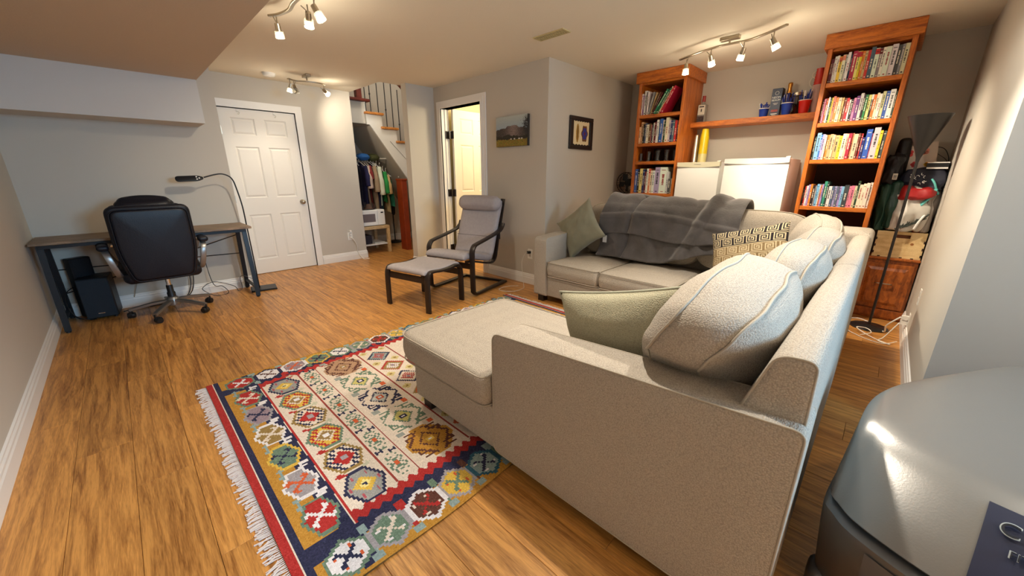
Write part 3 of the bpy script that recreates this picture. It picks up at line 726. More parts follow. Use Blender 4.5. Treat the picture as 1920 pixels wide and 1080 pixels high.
# left bookcase
shelf_books([('white', 16, 232, 0), ('purple', 12, 214, 0), ('white', 30, 262, 0), ('dark grey', 12, 244, 0), ('white', 16, 246, 0), ('grey', 18, 240, 12), ('tan', 10, 236, 14), ('brown', 10, 240, 22), ('maroon', 9, 238, 24),
    ('green', 24, 276, 30), ('dark green', 12, 290, 30), ('green', 10, 292, 30), ('cream', 16, 296, 28), ('red', 14, 290, 28), ('crimson', 22, 296, 27)],
    4.55, 2.322, 1.846, 1.948, 'top shelf of the left bookcase', 'books on the top shelf of the left bookcase')
shelf_books([('peach', 20, 186, 0), ('tan', 26, 238, 0), ('black', 16, 214, 0), ('slate blue', 18, 224, 0), ('white', 26, 208, 0), ('brown', 24, 216, 0), ('pink', 14, 200, 0), ('black', 12, 206, 0), ('white', 14, 220, 0), ('maroon', 20, 228, 0), ('white', 22, 248, 0), ('dark grey', 10, 214, 0),
    ('blue', 30, 256, 0), ('white', 16, 240, 0), ('dark green', 16, 226, 0), ('cream', 30, 262, 0), ('pale grey', 22, 232, 0), ('navy', 20, 228, 0), ('slate blue', 18, 230, 0), ('red', 22, 228, 0), ('maroon', 22, 222, 0)],
    4.55, 2.322, 1.846, 1.634, 'second shelf of the left bookcase', 'books on the second shelf of the left bookcase')
shelf_books([('blue', 26, 280, 0), ('black', 20, 270, 0), ('pale yellow', 28, 286, 0), ('navy', 20, 278, 0), ('maroon', 16, 250, 0), ('white', 18, 286, 0), ('salmon', 16, 284, 0, 'red'), ('cream', 22, 262, 0), ('white', 22, 262, 0), ('lilac', 46, 300, 0), ('white', 60, 300, 0), ('pale grey', 18, 250, 0), ('dark grey', 22, 170, 0), ('beige', 16, 172, 0)],
    4.55, 2.322, 1.846, 1.058, 'fourth shelf of the left bookcase', 'books on the fourth shelf of the left bookcase')
def tumbler(x, y, h, r, label, k):
    o = MB((x, y, 1.4275)).lathe([(0, 0), (r * .86, 0), (r, h), (r * .93, h), (r * .8, .012), (0, .010)], (x, y, 1.4275), 18).build('drinking_glass', M_glass, None, smooth=True, angle=50)
    return tag(o, label, 'glass', 'drinking glasses on the third shelf of the left bookcase')
for k, (y, x, h, r) in enumerate([(2.295, 4.64, .095, .030), (2.225, 4.72, .10, .030), (2.19, 4.63, .115, .028), (2.125, 4.70, .118, .030), (2.075, 4.62, .122, .032), (2.01, 4.72, .11, .030), (1.965, 4.62, .125, .034), (1.895, 4.68, .12, .033)]):
    tumbler(x, y, h, r, 'clear %sglass, %s from left on third shelf of the left bookcase' % ('short ' if h < .105 else 'tall ' if h > .118 else '', ordn(k)), k)

# ------------------------------------------------------------ wall shelf between the bookcases
ws = tag(MB((4.93, 1.215, 1.82)).bevbox(4.80, 5.055, .645 - .02, 1.810, 1.792, 1.846, .003).build('wall_shelf', M_oak), 'oak wall shelf between the two bookcases above the fridges', 'shelf')
ZS = 1.8465
gin = E('liquor_bottle', (4.92, 1.735, ZS), 'square glass liquor bottle at the left end of the wall shelf', 'bottle')
b = MB(); b.slab(roundpoly([(-.042, -.042), (.042, -.042), (.042, .042), (-.042, .042)], .012, 3), 0, .195, .008); b.build('glass_body', mat('grey_glass', (206, 206, 196), .1, trans=.6, ior=1.4), gin, smooth=True, angle=40)
MB().lathe([(.026, .19), (.016, .205), (.015, .225)], n=16).build('neck', mat('grey_glass', None), gin, smooth=True)
MB().lathe([(0, .285), (.017, .285), (.018, .235), (.018, .222), (0, .222)], n=16).build('red_cap', mat('cap_red', (150, 36, 34), .4), gin, smooth=True, angle=40)
MB().box(-.0435, -.042, -.036, .036, .085, .185).build('upper_label', mat('label_cream', (222, 216, 200), .7), gin)
MB().box(-.0435, -.042, -.036, .036, .01, .07).build('lower_label', mat('label_dark', (70, 52, 50), .7, var=.8, vscale=60), gin)
MB().box(-.0445, -.0435, -.026, .026, .163, .174).box(-.0445, -.0435, -.006, .006, .115, .145).box(-.0445, -.0435, -.02, .02, .02, .03).build('label_print', M_black, gin)
def cup(loc, h, r0, r1, col, name, label, fill, n_fill, fh, grp='plastic cups on the wall shelf', fillcol=(24, 52, 150)):
    r = E(name, loc, label, 'cup', grp)
    mt = mat('plastic_' + col[0], col[1], .35)
    MB().lathe([(0, 0), (r0, 0), (r0 * .45 + r1 * .55, h * .5), (r1, h - .004), (r1 + .004, h), (r1 - .002, h), (r0 * .9, .004), (0, .003)], n=24).build('cup_wall', mt, r, smooth=True, angle=50)
    MB().lathe([(r1 - .001, h - .005), (r1 + .0045, h - .004), (r1 + .0045, h + .002), (r1 - .002, h + .001)], n=24).build('rim', M_wplastic, r, smooth=True)
    if fill:
        rr = random.Random(int(loc[1] * 1000)); mf = mat('pick_blue', fillcol, .35)
        for k in range(n_fill):
            a = rr.uniform(0, 2 * PI); q = rr.uniform(.1, .8) * r0
            p0 = Vector((q * math.cos(a), q * math.sin(a), .006)); a2 = a + rr.uniform(-.5, .5)
            qq = r1 * rr.uniform(.4, 1.12); hh = rr.uniform(.7, 1.0) * fh
            p1 = Vector((qq * math.cos(a2), qq * math.sin(a2), hh))
            if p1.length > 0: 
                t = h / hh; m_ = p0.lerp(p1, t)
                if Vector((m_.x, m_.y)).length > r1 * .9: s_ = r1 * .88 / Vector((m_.x, m_.y)).length; p1 = Vector((p0.x + (p1.x - p0.x) * s_ * .8, p0.y + (p1.y - p0.y) * s_ * .8, hh))
            bb = MB(); bb.cyl(p0, p1, .0032, n=6)
            if fill == 'fork': bb.cyl(p1, p1 + (p1 - p0).normalized() * .02, .0045, .007, 6)
            bb.build(fill if fill != 'fork' else 'plastic_pick', mf if k % 6 else M_wplastic, r)
    return r
BLUE = ('blue', (28, 62, 160)); RED = ('red', (206, 34, 24))
cup((4.90, 1.115, ZS), .085, .034, .044, BLUE, 'plastic_cup', 'small blue cup full of dark blue picks, left of the tall dark box', 'fork', 18, .118)
bx = E('bottle_box', (4.93, 1.018, ZS), 'tall dark blue bottle box with white lettering on the wall shelf', 'box', rz=R(-4))
MB().bevbox(-.04, .04, -.045, .045, 0, .262, .002).build('carton', mat('carton_navy', (26, 42, 72), .45, var=.25, vscale=12), bx)
def text_obj(name, txt, size, m, parent, loc, rot, ext=.0006):
    cu = bpy.data.curves.new(name, 'FONT'); cu.body = txt; cu.size = size; cu.extrude = ext; cu.align_x = 'CENTER'; cu.align_y = 'CENTER'
    o = bpy.data.objects.new(name, cu); C.objects.link(o)
    dg = bpy.context.evaluated_depsgraph_get(); me = bpy.data.meshes.new_from_object(o.evaluated_get(dg))
    bpy.data.objects.remove(o); me.materials.clear(); me.materials.append(m)
    o = bpy.data.objects.new(name, me); C.objects.link(o); o.parent = parent; o.location = loc; o.rotation_euler = rot
    return o
RX = (R(90), 0, R(-90))
M_lt = mat('print_white', (225, 225, 220), .6)
text_obj('lettering', 'NEON', .027, M_lt, bx, (-.0405, 0, .178), RX)
text_obj('lettering', 'BEAUM', .024, M_lt, bx, (-.0405, 0, .153), RX)
MB().box(-.0406, -.04, -.022, .022, .122, .126).box(-.0406, -.04, -.014, .014, .112, .115).box(-.0406, -.04, -.028, .028, .022, .030).box(-.0406, -.04, -.018, .018, .012, .016).build('small_print', M_lt, bx)
MB().box(-.0406, -.04, -.03, .03, .044, .066).build('red_print', mat('print_red', (150, 60, 60), .6), bx)
b = MB(); b.tube([(-.0408, .016 * math.cos(a), .218 + .016 * math.sin(a)) for a in [2 * PI * k / 20 for k in range(20)]], .0016, 6, closed=True); b.build('round_emblem', M_lt, bx)
ch = E('champagne_bottle', (4.97, .935, ZS), 'champagne bottle with gold foil and a pink label behind the cups', 'bottle')
MB().lathe([(0, 0), (.042, 0), (.044, .01), (.044, .14), (.036, .18), (.022, .215)], n=24).build('glass_body', mat('dark_bottle', (56, 34, 26), .12, coat=.5), ch, smooth=True, angle=40)
MB().lathe([(.0235, .20), (.019, .235), (.0165, .275), (.020, .283), (.020, .300), (.017, .312), (0, .316)], n=24).build('gold_foil', mat('gold_foil', (206, 150, 70), .3, metal=.9, bump=('noise', 90, .6)), ch, smooth=True)
MB().lathe([(.0448, .02), (.0448, .095)], n=32).build('label_band', mat('label_pink', (222, 196, 182), .7), ch, smooth=True)
gg = E('stemless_glass', (4.90, .872, ZS), 'small clear glass standing between the blue and red cups', 'glass')
MB().lathe([(0, 0), (.024, 0), (.036, .03), (.038, .06), (.033, .10), (.031, .10), (.036, .06), (.034, .032), (.022, .004), (0, .003)], n=20).build('bowl', M_glass, gg, smooth=True)
gj = E('glass_jar', (4.985, .862, ZS), 'clear storage jar with metal lid behind the blue cup', 'jar')
MB().lathe([(0, 0), (.045, 0), (.047, .17), (.040, .185), (.038, .185), (.045, .168), (.043, .004), (0, .003)], n=20).build('jar_body', M_glass, gj, smooth=True, angle=50)
MB().lathe([(0, .215), (.046, .213), (.047, .186), (0, .186)], n=20).build('lid', M_steel, gj, smooth=True, angle=40)
cup((4.88, .915, ZS), .112, .034, .050, BLUE, 'plastic_cup', 'large blue cup of blue straws just left of the red cup', 'straw', 18, .205)
cup((4.90, .775, ZS), .125, .036, .052, RED, 'plastic_cup', 'red cup packed with blue straws at the right of the wall shelf', 'straw', 26, .215)
st = E('cup_stack', (4.95, .69, ZS), 'tall leaning stack of clear and red cups beside the right bookcase', 'cups')
st.rotation_euler = (R(-3), R(-2), 0)
b = MB()
for k in range(9): b.lathe([(.034, k * .020), (.046, k * .020 + .095), (.048, k * .020 + .096), (.035, k * .020 + .004)], n=20)
b.build('clear_cups', mat('frosted_cup', (226, 190, 180), .3, trans=.5, ior=1.2), st, smooth=True, angle=60)
b = MB()
for k in range(7): b.lathe([(.030 - k * .0012, .205 + k * .022), (.041 - k * .002, .205 + k * .022 + .06), (.043 - k * .002, .205 + k * .022 + .061), (.031 - k * .0012, .209 + k * .022)], n=20)
b.build('red_cups', mat('plastic_dullred', (186, 50, 40), .35), st, smooth=True, angle=60)
wo = tag(MB((5.03, .745, 2.17)).tube([(5.03 , .745 + .035 * math.cos(a), 2.21 + .03 * math.sin(a)) for a in [2 * PI * k / 20 for k in range(20)]], .003, 6, closed=True).tube([(5.035, .76 + .03 * math.cos(a), 2.15 + .045 * math.sin(a)) for a in [2 * PI * k / 20 for k in range(20)]], .003, 6, closed=True).build('wire_ornament', mat('pale_wire', (214, 206, 190), .3, metal=.6), smooth=True), 'small pale wire ornament on the wall above the cup stack', 'ornament')

# ------------------------------------------------------------ fridges
def fridge(xf, ya, yb, h, label, top_tint, knob=True):
    o = (xf + .3, (ya + yb) / 2, 0); r = E('small_fridge', o, label, 'fridge', 'white small fridges')
    MB(o).slab(roundpoly([(xf + .05, yb + .004), (5.02, yb + .004), (5.02, ya - .004), (xf + .05, ya - .004)], .008, 2), .02, h - .004, .006, seg=2).build('cabinet', M_white, r, smooth=True, angle=40)
    # door with a slightly bowed front
    def bow(z0, z1, nm, m, ex=0.0):
        pts = [(xf + .045, ya - .001)] + [(xf + .012 * (2 * k / 12 - 1) ** 2 - ex, ya - .001 - (ya - yb - .002) * k / 12) for k in range(13)] + [(xf + .045, yb + .001)]
        return MB(o).slab(pts, z0, z1, .004, seg=2).build(nm, m, r, smooth=True, angle=40)
    bow(.05, h - .045, 'door', M_white)
    # top cap with a sagging lower edge
    n = 12; P_ = []
    for k in range(n + 1):
        t = k / n; y = ya - .001 - (ya - yb - .002) * t; P_.append((y, h - .043 - .012 * (1 - (2 * t - 1) ** 2)))
    P_ += [(yb + .001, h), (ya - .001, h)]
    MB(o).prism(P_, xf - .003, xf + .048, 'x').build('top_cap', top_tint, r)
    if knob: MB(o).bevbox(xf + .01, xf + .055, yb - .001, yb + .035, h, h + .012, .003).build('hinge_cover', M_wplastic, r)
    MB(o).box(xf + .06, xf + .09, yb + .02, ya - .02, 0, .02).build('foot_rail', M_black, r)
    return r, o
f1, o1 = fridge(4.50, 1.785, 1.340, 1.405, 'narrower white fridge on the left carrying stacks of cups', mat('aged_cap', (222, 216, 188), .4))
f2, o2 = fridge(4.42, 1.277, .724, 1.428, 'wider taller white fridge standing next to the right bookcase', M_white)
MB(o1).box(4.494, 4.498, 1.53, 1.60, 1.382, 1.386).build('badge', mat('badge_grey', (170, 168, 160), .4), f1)
tx = text_obj('badge', 'danby', .030, mat('badge_grey2', (196, 196, 196), .4), f2, (4.4195 - o2[0], 1.0 - o2[1], 1.345), RX)
def stack(name, loc, n, r0, r1, step, h, mats, label, split=0):
    r = E(name, loc, label, 'cups', 'stacks of cups on the left fridge')
    for part, (a, b_) in enumerate(((0, split), (split, n))):
        if b_ <= a: continue
        b = MB()
        for k in range(a, b_): b.lathe([(r1 - .001, k * step), (r1 + .0015, k * step), (r1, k * step + step * .5), (r1 - .0015, (k + 1) * step)], n=24)
        if b_ == n: b.lathe([(r1 - .002, n * step), (r0, n * step + h * .9), (r0 - .003, n * step + h), (0, n * step + h)], n=24)
        b.build('nested_cups', mats[part], r, smooth=True, angle=50)
    return r
stack('cup_stack', (4.86, 1.738, 1.409), 22, .024, .036, .0105, .075, (M_steel, M_steel), 'stack of silver metal cups on top of the left fridge', 0)
stack('cup_stack', (4.87, 1.655, 1.409), 26, .034, .046, .0108, .085, (mat('pale_yellow_cup', (226, 216, 150), .4), mat('plastic_yellow', (236, 208, 30), .35)), 'tall yellow cup stack with paler lower cups on the left fridge', 9)
# ------------------------------------------------------------ sectional sofa
so = E('sectional_sofa', (2.3, 1.1, 0), 'large oatmeal woven sectional sofa with chaise in the middle of the room', 'sofa')
SO = (2.3, 1.1, 0)
def sm(b, name, m=M_sofa, ang=60): return b.build(name, m, so, smooth=True, angle=ang)
def pipe(pts, parent=so, r=.0038, closed=True, name='piping', org=SO):
    return MB(org).tube(pts, r, 6, closed=closed).build(name, M_pipe, parent, smooth=True)
# near arm: thick flat panel whose top climbs gently to the back
arm = roundpoly([(.02, .075), (1.06, .075), (1.06, .655), (.02, .728)], [.03, .04, .045, .03], 6)
def inset(poly, d):
    cx_ = sum(p[0] for p in poly) / len(poly); out = []
    n = len(poly); A = sum(poly[i][0] * poly[(i + 1) % n][1] - poly[(i + 1) % n][0] * poly[i][1] for i in range(n)); sg = 1 if A > 0 else -1
    for i in range(n):
        t = (Vector(poly[(i + 1) % n]) - Vector(poly[i - 1])).normalized(); out.append((poly[i][0] - sg * t.y * d, poly[i][1] + sg * t.x * d))
    return out
a1 = sm(MB(SO).slab(arm, .962, 1.125, .014, axis='x', seg=4, rings=3, crown=.004), 'arm')
pipe([(.966, y, z) for y, z in inset(arm, .003)], a1); pipe([(1.121, y, z) for y, z in inset(arm, .003)], a1)
# chaise and side section base
sm(MB(SO).slab(roundpoly([(1.0, .12), (1.745, .12), (1.745, 1.72), (.968, 1.72), (.968, 1.0)], .03, 4), .075, .295, .015, seg=3), 'chaise_base')
cpl = roundpoly([(1.13, .30), (1.765, .30), (1.765, 1.80), (.925, 1.80), (.925, 1.075), (1.13, 1.075)], [.02, .02, .11, .12, .05, .02], 7)
c1 = sm(MB(SO).slab(cpl, .292, .452, .035, crown=.018, seg=5, rings=7, bulge=.006), 'chaise_cushion')
pipe([(x, y, .444) for x, y in cpl], c1); pipe([(x, y, .304) for x, y in cpl], c1)
# side section between the chaise and the corner
sm(MB(SO).slab(roundpoly([(1.75, .12), (3.0, .12), (3.0, .96), (1.75, .96)], .02, 3), .075, .295, .015, seg=3), 'side_base')
sc_ = roundpoly([(1.77, .30), (2.84, .30), (2.84, .985), (1.77, .985)], .05, 5)
s1 = sm(MB(SO).slab(sc_, .30, .45, .035, crown=.02, seg=4, rings=5), 'seat_cushion')
pipe([(x, y, .442) for x, y in sc_], s1)
# back-section base, against the bookcases
sm(MB(SO).slab(roundpoly([(2.90, .12), (3.88, .12), (3.88, 2.47), (2.90, 2.47)], .02, 3), .075, .285, .015, seg=3), 'back_section_base')
for y0, y1 in ((1.735, 2.322), (1.06, 1.725)):
    pl = roundpoly([(2.865, y0), (3.60, y0), (3.60, y1), (2.865, y1)], .05, 5)
    q = sm(MB(SO).slab(pl, .285, .445, .04, crown=.022, seg=5, rings=6, bulge=.008), 'seat_cushion')
    pipe([(x, y, .436) for x, y in pl], q); pipe([(x, y, .296) for x, y in pl], q)
pl = roundpoly([(2.86, .30), (3.60, .30), (3.60, 1.05), (2.86, 1.05)], .05, 5)
q = sm(MB(SO).slab(pl, .285, .445, .04, crown=.022, seg=5, rings=6), 'corner_seat_cushion'); pipe([(x, y, .436) for x, y in pl], q)
# far arm
fa = roundpoly([(2.865, .075), (3.86, .075), (3.86, .73), (2.865, .675)], [.03, .03, .03, .045], 6)
fm = MB(SO)
fm.M = Matrix(((1, 0, 0, 0), (0, 0, 1, 0), (0, 1, 0, 0), (0, 0, 0, 1)))
# author as slab in (x, z) extruded along y
fm.M = Matrix.Identity(4)
fm.slab(fa, 2.325, 2.475, .014, axis='y', seg=4, rings=3, crown=.003)
a2 = sm(fm, 'arm')
pipe([(x, 2.329, z) for x, z in inset(fa, .003)], a2); pipe([(x, 2.471, z) for x, z in inset(fa, .003)], a2)
# back frames
bf = roundpoly([(.018, .09), (.245, .09), (.235, .50), (.115, .880), (.030, .885)], [.03, .03, .04, .035, .03], 5)
a3 = sm(MB(SO).slab(bf, 1.0, 2.30, .016, axis='x', seg=4, rings=3, crown=.006), 'back_frame')
pipe([(1.005, y, z) for y, z in inset(bf, .004)], a3, closed=True)
a4 = sm(MB(SO).slab(bf, 2.305, 3.70, .02, axis='x', seg=4, rings=3, crown=.004), 'back_frame')
cf = roundpoly([(3.42, .018), (3.88, .018), (3.88, .245), (3.60, .245)], [.08, .06, .02, .02], 5)
sm(MB(SO).slab(cf, .09, .90, .04, seg=5, crown=.01), 'corner_frame')
bf2 = roundpoly([(3.88, .09), (3.88, .88), (3.79, .885), (3.66, .50), (3.65, .09)], [.03, .03, .035, .04, .03], 5)
b5 = MB(SO); b5.slab(bf2, .20, 2.47, .02, axis='y', seg=4, rings=3, crown=.004); sm(b5, 'back_frame')
# loose back cushions: boxed-edge cushions with two piped seams
def back_cushion(name, c, L, H, T, tilt, yaw, roll=0.0, ex=3.0, band=.11):
    """L along local x, H along local z, T thickness along local y"""
    M = Matrix.Translation(c) @ Matrix.Rotation(yaw, 4, 'Z') @ Matrix.Rotation(roll, 4, 'Y') @ Matrix.Rotation(tilt, 4, 'X')
    def squash(p):
        # the end that rests on the near arm is pushed up by it
        if p.x < 1.26 and p.z < .95:
            t = min(1, (1.26 - p.x) / .20); t = t * t * (3 - 2 * t); lo = .47; p.z = .95 - (.95 - p.z) * (.95 - (lo + .245 * t)) / (.95 - lo)
        return tuple(p)
    na, nr_ = 72, 14; vs = []; fs = []; puff = (T - band) / 2
    sd_ = c[0] * 3.7 + c[1]
    def outl(a):
        ca, sa = math.cos(a), math.sin(a); k = (abs(ca) ** ex + abs(sa) ** ex) ** (-1 / ex); return ca * k, sa * k
    rows = []
    for side in (-1, 1):
        rr_ = [(1 - (k / nr_)) for k in range(nr_)] if side == 1 else [(k + 1) / nr_ for k in range(nr_)]
        if side == 1:
            for k in (1, 2, 3): rows.append((1 + .035 * math.sin(PI * k / 4), -band / 2 + band * k / 4))
        for r_ in rr_: rows.append((r_ if r_ > 0 else .01, side * (band / 2 + puff * (1 - r_ ** 2.3) ** .75)))
    for r_, y in rows:
        for i in range(na):
            a = 2 * PI * i / na; u, w = outl(a)
            wob = .012 * noise.noise(Vector((u * r_ * 2 + sd_, w * r_ * 2, y * 6)))
            vs.append(squash(M @ Vector((u * r_ * L / 2, y + wob, w * r_ * H / 2))))
    for l in range(len(rows) - 1):
        for i in range(na):
            j = (i + 1) % na; fs.append((l * na + i, l * na + j, (l + 1) * na + j, (l + 1) * na + i))
    fs += [tuple(range(na - 1, -1, -1)), tuple(range((len(rows) - 1) * na, len(rows) * na))]
    o = MB(SO).add(vs, fs).build(name, M_sofa, so, smooth=True)
    for sgn in (-1, 1):
        pipe([squash(M @ Vector((u * L / 2 * 1.004, sgn * (band / 2) + .012 * noise.noise(Vector((u * 2 + sd_, w * 2, sgn * band * 3))), w * H / 2 * 1.004))) for u, w in [outl(2 * PI * i / 72) for i in range(72)]], o, .0045)
    return o
back_cushion('back_cushion', (1.425, .325, .728), .82, .505, .39, R(16), R(2), 0, ex=3.7, band=.16)
back_cushion('back_cushion', (2.09, .275, .725), .68, .51, .30, R(14), R(0), ex=4)
back_cushion('back_cushion', (2.75, .265, .725), .68, .50, .30, R(14), R(0), ex=4)
back_cushion('corner_cushion', (3.40, .33, .755), .62, .50, .30, R(12), R(14))
back_cushion('back_cushion', (3.58, .74, .735), .78, .52, .28, R(12), R(90), ex=4)
back_cushion('back_cushion', (3.58, 1.40, .725), .58, .50, .28, R(12), R(90), ex=4)
back_cushion('back_cushion', (3.58, 1.99, .725), .60, .52, .28, R(12), R(90), ex=4)
for x, y in ((1.03, 1.64), (1.68, 1.64), (1.04, .16), (2.95, 2.42), (3.80, 2.42), (3.80, .14), (2.3, .16), (2.95, 1.0), (1.66, .9)):
    MB(SO).prism([(x - .035, y - .035), (x + .035, y - .035), (x + .035, y + .035), (x - .035, y + .035)], 0.008 if x < 2.86 and y > 1.0 else 0.0, .078).build('foot', M_dark, so)

# ------------------------------------------------------------ throw pillows
def pillow(name, c, s, t, rot, mt, label, piping=None, grid=28, corner=.10, h=None, img=None, crease=0):
    """square pillow in local xz plane, thickness along y, corners drawn out"""
    r = E(name, c, label, 'cushion'); h = h or s
    n = grid; vs = []; fs = []
    def pos(i, j, side):
        u = -1 + 2 * i / n; v = -1 + 2 * j / n
        a = (1 - u * u) * (1 - v * v)
        w = t / 2 * (max(0, a)) ** .42
        pu = 1 - corner * (1 - v * v) * .9; pv = 1 - corner * (1 - u * u) * .9
        x = u * s / 2 * (pu if abs(u) > 0 else 1); z = v * h / 2 * pv
        wr = 0
        if crease: wr = crease * noise.noise(Vector((u * 2.2, v * 2.2, 5.0 + side))) * a ** .5 + crease * .6 * noise.noise(Vector((u * 5, v * 5, 2.0 + side))) * a ** .5
        return Vector((x, side * (w + wr), z))
    M = rot
    for side in (1, -1):
        base = len(vs)
        for j in range(n + 1):
            for i in range(n + 1): vs.append(tuple(M @ pos(i, j, side)))
        for j in range(n):
            for i in range(n):
                q = [base + j * (n + 1) + i, base + j * (n + 1) + i + 1, base + (j + 1) * (n + 1) + i + 1, base + (j + 1) * (n + 1) + i]
                fs.append(tuple(q[::-1] if side == 1 else q))
    me = bpy.data.meshes.new(name + '_body'); me.from_pydata(vs, [], fs); me.materials.append(mt)
    me.polygons.foreach_set('use_smooth', [True] * len(fs))
    if img is not None:
        ca = me.color_attributes.new('Col', 'FLOAT_COLOR', 'CORNER')
        k = np.ones((2, n * n, 4, 4), np.float32); k[:, :, :, :3] = linarr(img).reshape(1, n * n, 1, 3); ca.data.foreach_set('color', k.ravel())
    bm = bmesh.new(); bm.from_mesh(me); bmesh.ops.remove_doubles(bm, verts=bm.verts, dist=1e-5); bm.to_mesh(me); bm.free()
    o = bpy.data.objects.new('pillow_body', me); C.objects.link(o); o.parent = r
    if piping:
        pts = [M @ pos(i, 0, 1) for i in range(n)] + [M @ pos(n, j, 1) for j in range(n)] + [M @ pos(n - i, n, 1) for i in range(n)] + [M @ pos(0, n - j, 1) for j in range(n)]
        MB().tube([tuple(p) for p in pts], .0055, 6, closed=True).build('piping', piping, r, smooth=True)
    return r
M_olive = mat('sage_fabric', (126, 123, 102), .9, bump=('noise', 260, .3), sheen=.3, var=.06, vscale=14)
M_green = mat('pale_green_weave', (184, 178, 150), .95, bump=('weave', 260, .6), var=.12, vscale=300)
M_gpipe = mat('pale_green_piping', (168, 168, 148), .9)
pillow('throw_pillow', (3.28, 2.22, .735), .48, .17, Matrix.Rotation(R(84), 4, 'Z') @ Matrix.Rotation(R(16), 4, 'X') @ Matrix.Rotation(R(40), 4, 'Y'), M_olive, 'plain sage green throw pillow standing on its corner by the far sofa arm', corner=.16, crease=.016)
pillow('throw_pillow', (1.27, .635, .685), .52, .20, Matrix.Rotation(R(92), 4, 'Z') @ Matrix.Rotation(R(-6), 4, 'X') @ Matrix.Rotation(R(14), 4, 'Y'), M_green, 'pale green piped throw pillow on the chaise behind the near arm', piping=M_gpipe, corner=.07, h=.36, crease=.008)
# Greek key pillow, pattern woven in rows
kn = 66; KI = np.zeros((kn, kn, 3)); KI[:] = (206, 188, 150)
key = ["111111111110",
       "100000000010",
       "101111111010",
       "101000001010",
       "101011101010",
       "101010101010",
       "101010001010",
       "101011111010",
       "101000000010",
       "101111111110",
       "000000000000"]
for row in range(6):
    for cc in range(7):
        dark = row in (0, 1, 4, 5)
        for a in range(11):
            for b_ in range(11):
                yy = row * 11 + a; xx = cc * 11 + b_ - (5 if row % 2 else 0)
                if 0 <= xx < kn and yy < kn and key[a][b_ if cc % 2 else 11 - b_ - 1] == '1':
                    KI[yy, xx] = (34, 26, 30) if dark else (140, 116, 80)
pillow('throw_pillow', (3.05, .63, .72), .50, .17, Matrix.Rotation(R(80), 4, 'Z') @ Matrix.Rotation(R(26), 4, 'X') @ Matrix.Rotation(R(18), 4, 'Y'), mat('key_weave', 'attr', .95, bump=('weave', 260, .4)), 'beige and black geometric key pattern pillow in the sofa corner', corner=.08, grid=kn, img=KI, crease=.008, h=.44)

# ------------------------------------------------------------ blanket over the back
bl = E('throw_blanket', (3.55, 1.40, .90), 'folded charcoal plush blanket draped over the sofa back', 'blanket')
M_blank = mat('charcoal_plush', (80, 76, 76), .85, bump=('noise', 60, .5), sheen=.45, var=.30, vscale=7)
prof = [(3.80, .82), (3.79, .90), (3.76, .97), (3.70, 1.012), (3.62, 1.018), (3.55, .995), (3.49, .955), (3.45, .90), (3.43, .84), (3.415, .78), (3.40, .72), (3.39, .66), (3.38, .60), (3.365, .545), (3.35, .50), (3.33, .478)]
pp = smoothpts([(x, 0, z) for x, z in prof], 4)
def blanket_layer(y0, y1, u_end, off, seed, nm):
    n = 90; m = len(pp); vs = []
    for j in range(n + 1):
        t = j / n; y = y1 + (y0 - y1) * t
        # hem climbs towards the corner
        lim = u_end(t)
        for k in range(m):
            s_ = k / (m - 1) * lim; q = s_ * (m - 1); k0 = int(q); fr = q - k0
            a = Vector(pp[min(m - 1, k0)]); b__ = Vector(pp[min(m - 1, k0 + 1)]); p = a.lerp(b__, fr)
            front = max(0, s_ - .25)
            w = .036 * noise.noise(Vector((y * 3.1 + seed, s_ * 1.6, seed))) + .026 * noise.noise(Vector((y * 8 + s_ * 4, s_ * 3.2, seed + 3))) + .010 * math.sin(y * 26 + 5 * s_ + seed) * front
            w += .016 * math.exp(-((s_ - .52 - .05 * math.sin(3 * y)) / .018) ** 2) * (1 if nm == 'upper_fold' else 0)
            w += .05 * math.exp(-((y - 1.02 - .35 * (s_ - .3)) / .035) ** 2) * (1 if s_ > .2 else s_ * 5)
            w -= .03 * math.exp(-((y - 1.66 - .12 * s_) / .025) ** 2) * (1 if s_ > .25 else 0)
            nx_ = -1 if s_ > .35 else -.3; nz_ = .25 if s_ > .35 else 1
            vs.append((p.x + nx_ * (off + w), y + .02 * noise.noise(Vector((s_ * 4, seed, t * 2))) , p.z + nz_ * (off + w)))
    fs = [(j * m + k, j * m + k + 1, (j + 1) * m + k + 1, (j + 1) * m + k) for j in range(n) for k in range(m - 1)]
    b = MB((3.55, 1.40, .90)); b.add(vs, fs); o = b.build(nm, M_blank, bl, smooth=True)
    md = o.modifiers.new('thick', 'SOLIDIFY'); md.thickness = .022; md.offset = 1
    ms = o.modifiers.new('sub', 'SUBSURF'); ms.levels = 1; ms.render_levels = 1
    return o
blanket_layer(.86, 2.03, lambda t: (1.0 - .04 * math.sin(t * 9) - .22 * max(0, t - .25) / .75), .004, 1.0, 'lower_fold')
blanket_layer(.80, 2.04, lambda t: (.70 - .03 * math.sin(t * 7) - .03 * t), .034, 4.0, 'upper_fold')
b = MB((3.55, 1.40, .90)); b.M = Matrix.Translation((3.335, 1.955, .66)); b.bevbox(-.003, .001, -.022, .022, -.035, .035, .001); b.build('care_tag', mat('tag_white', (226, 226, 226), .8), bl)
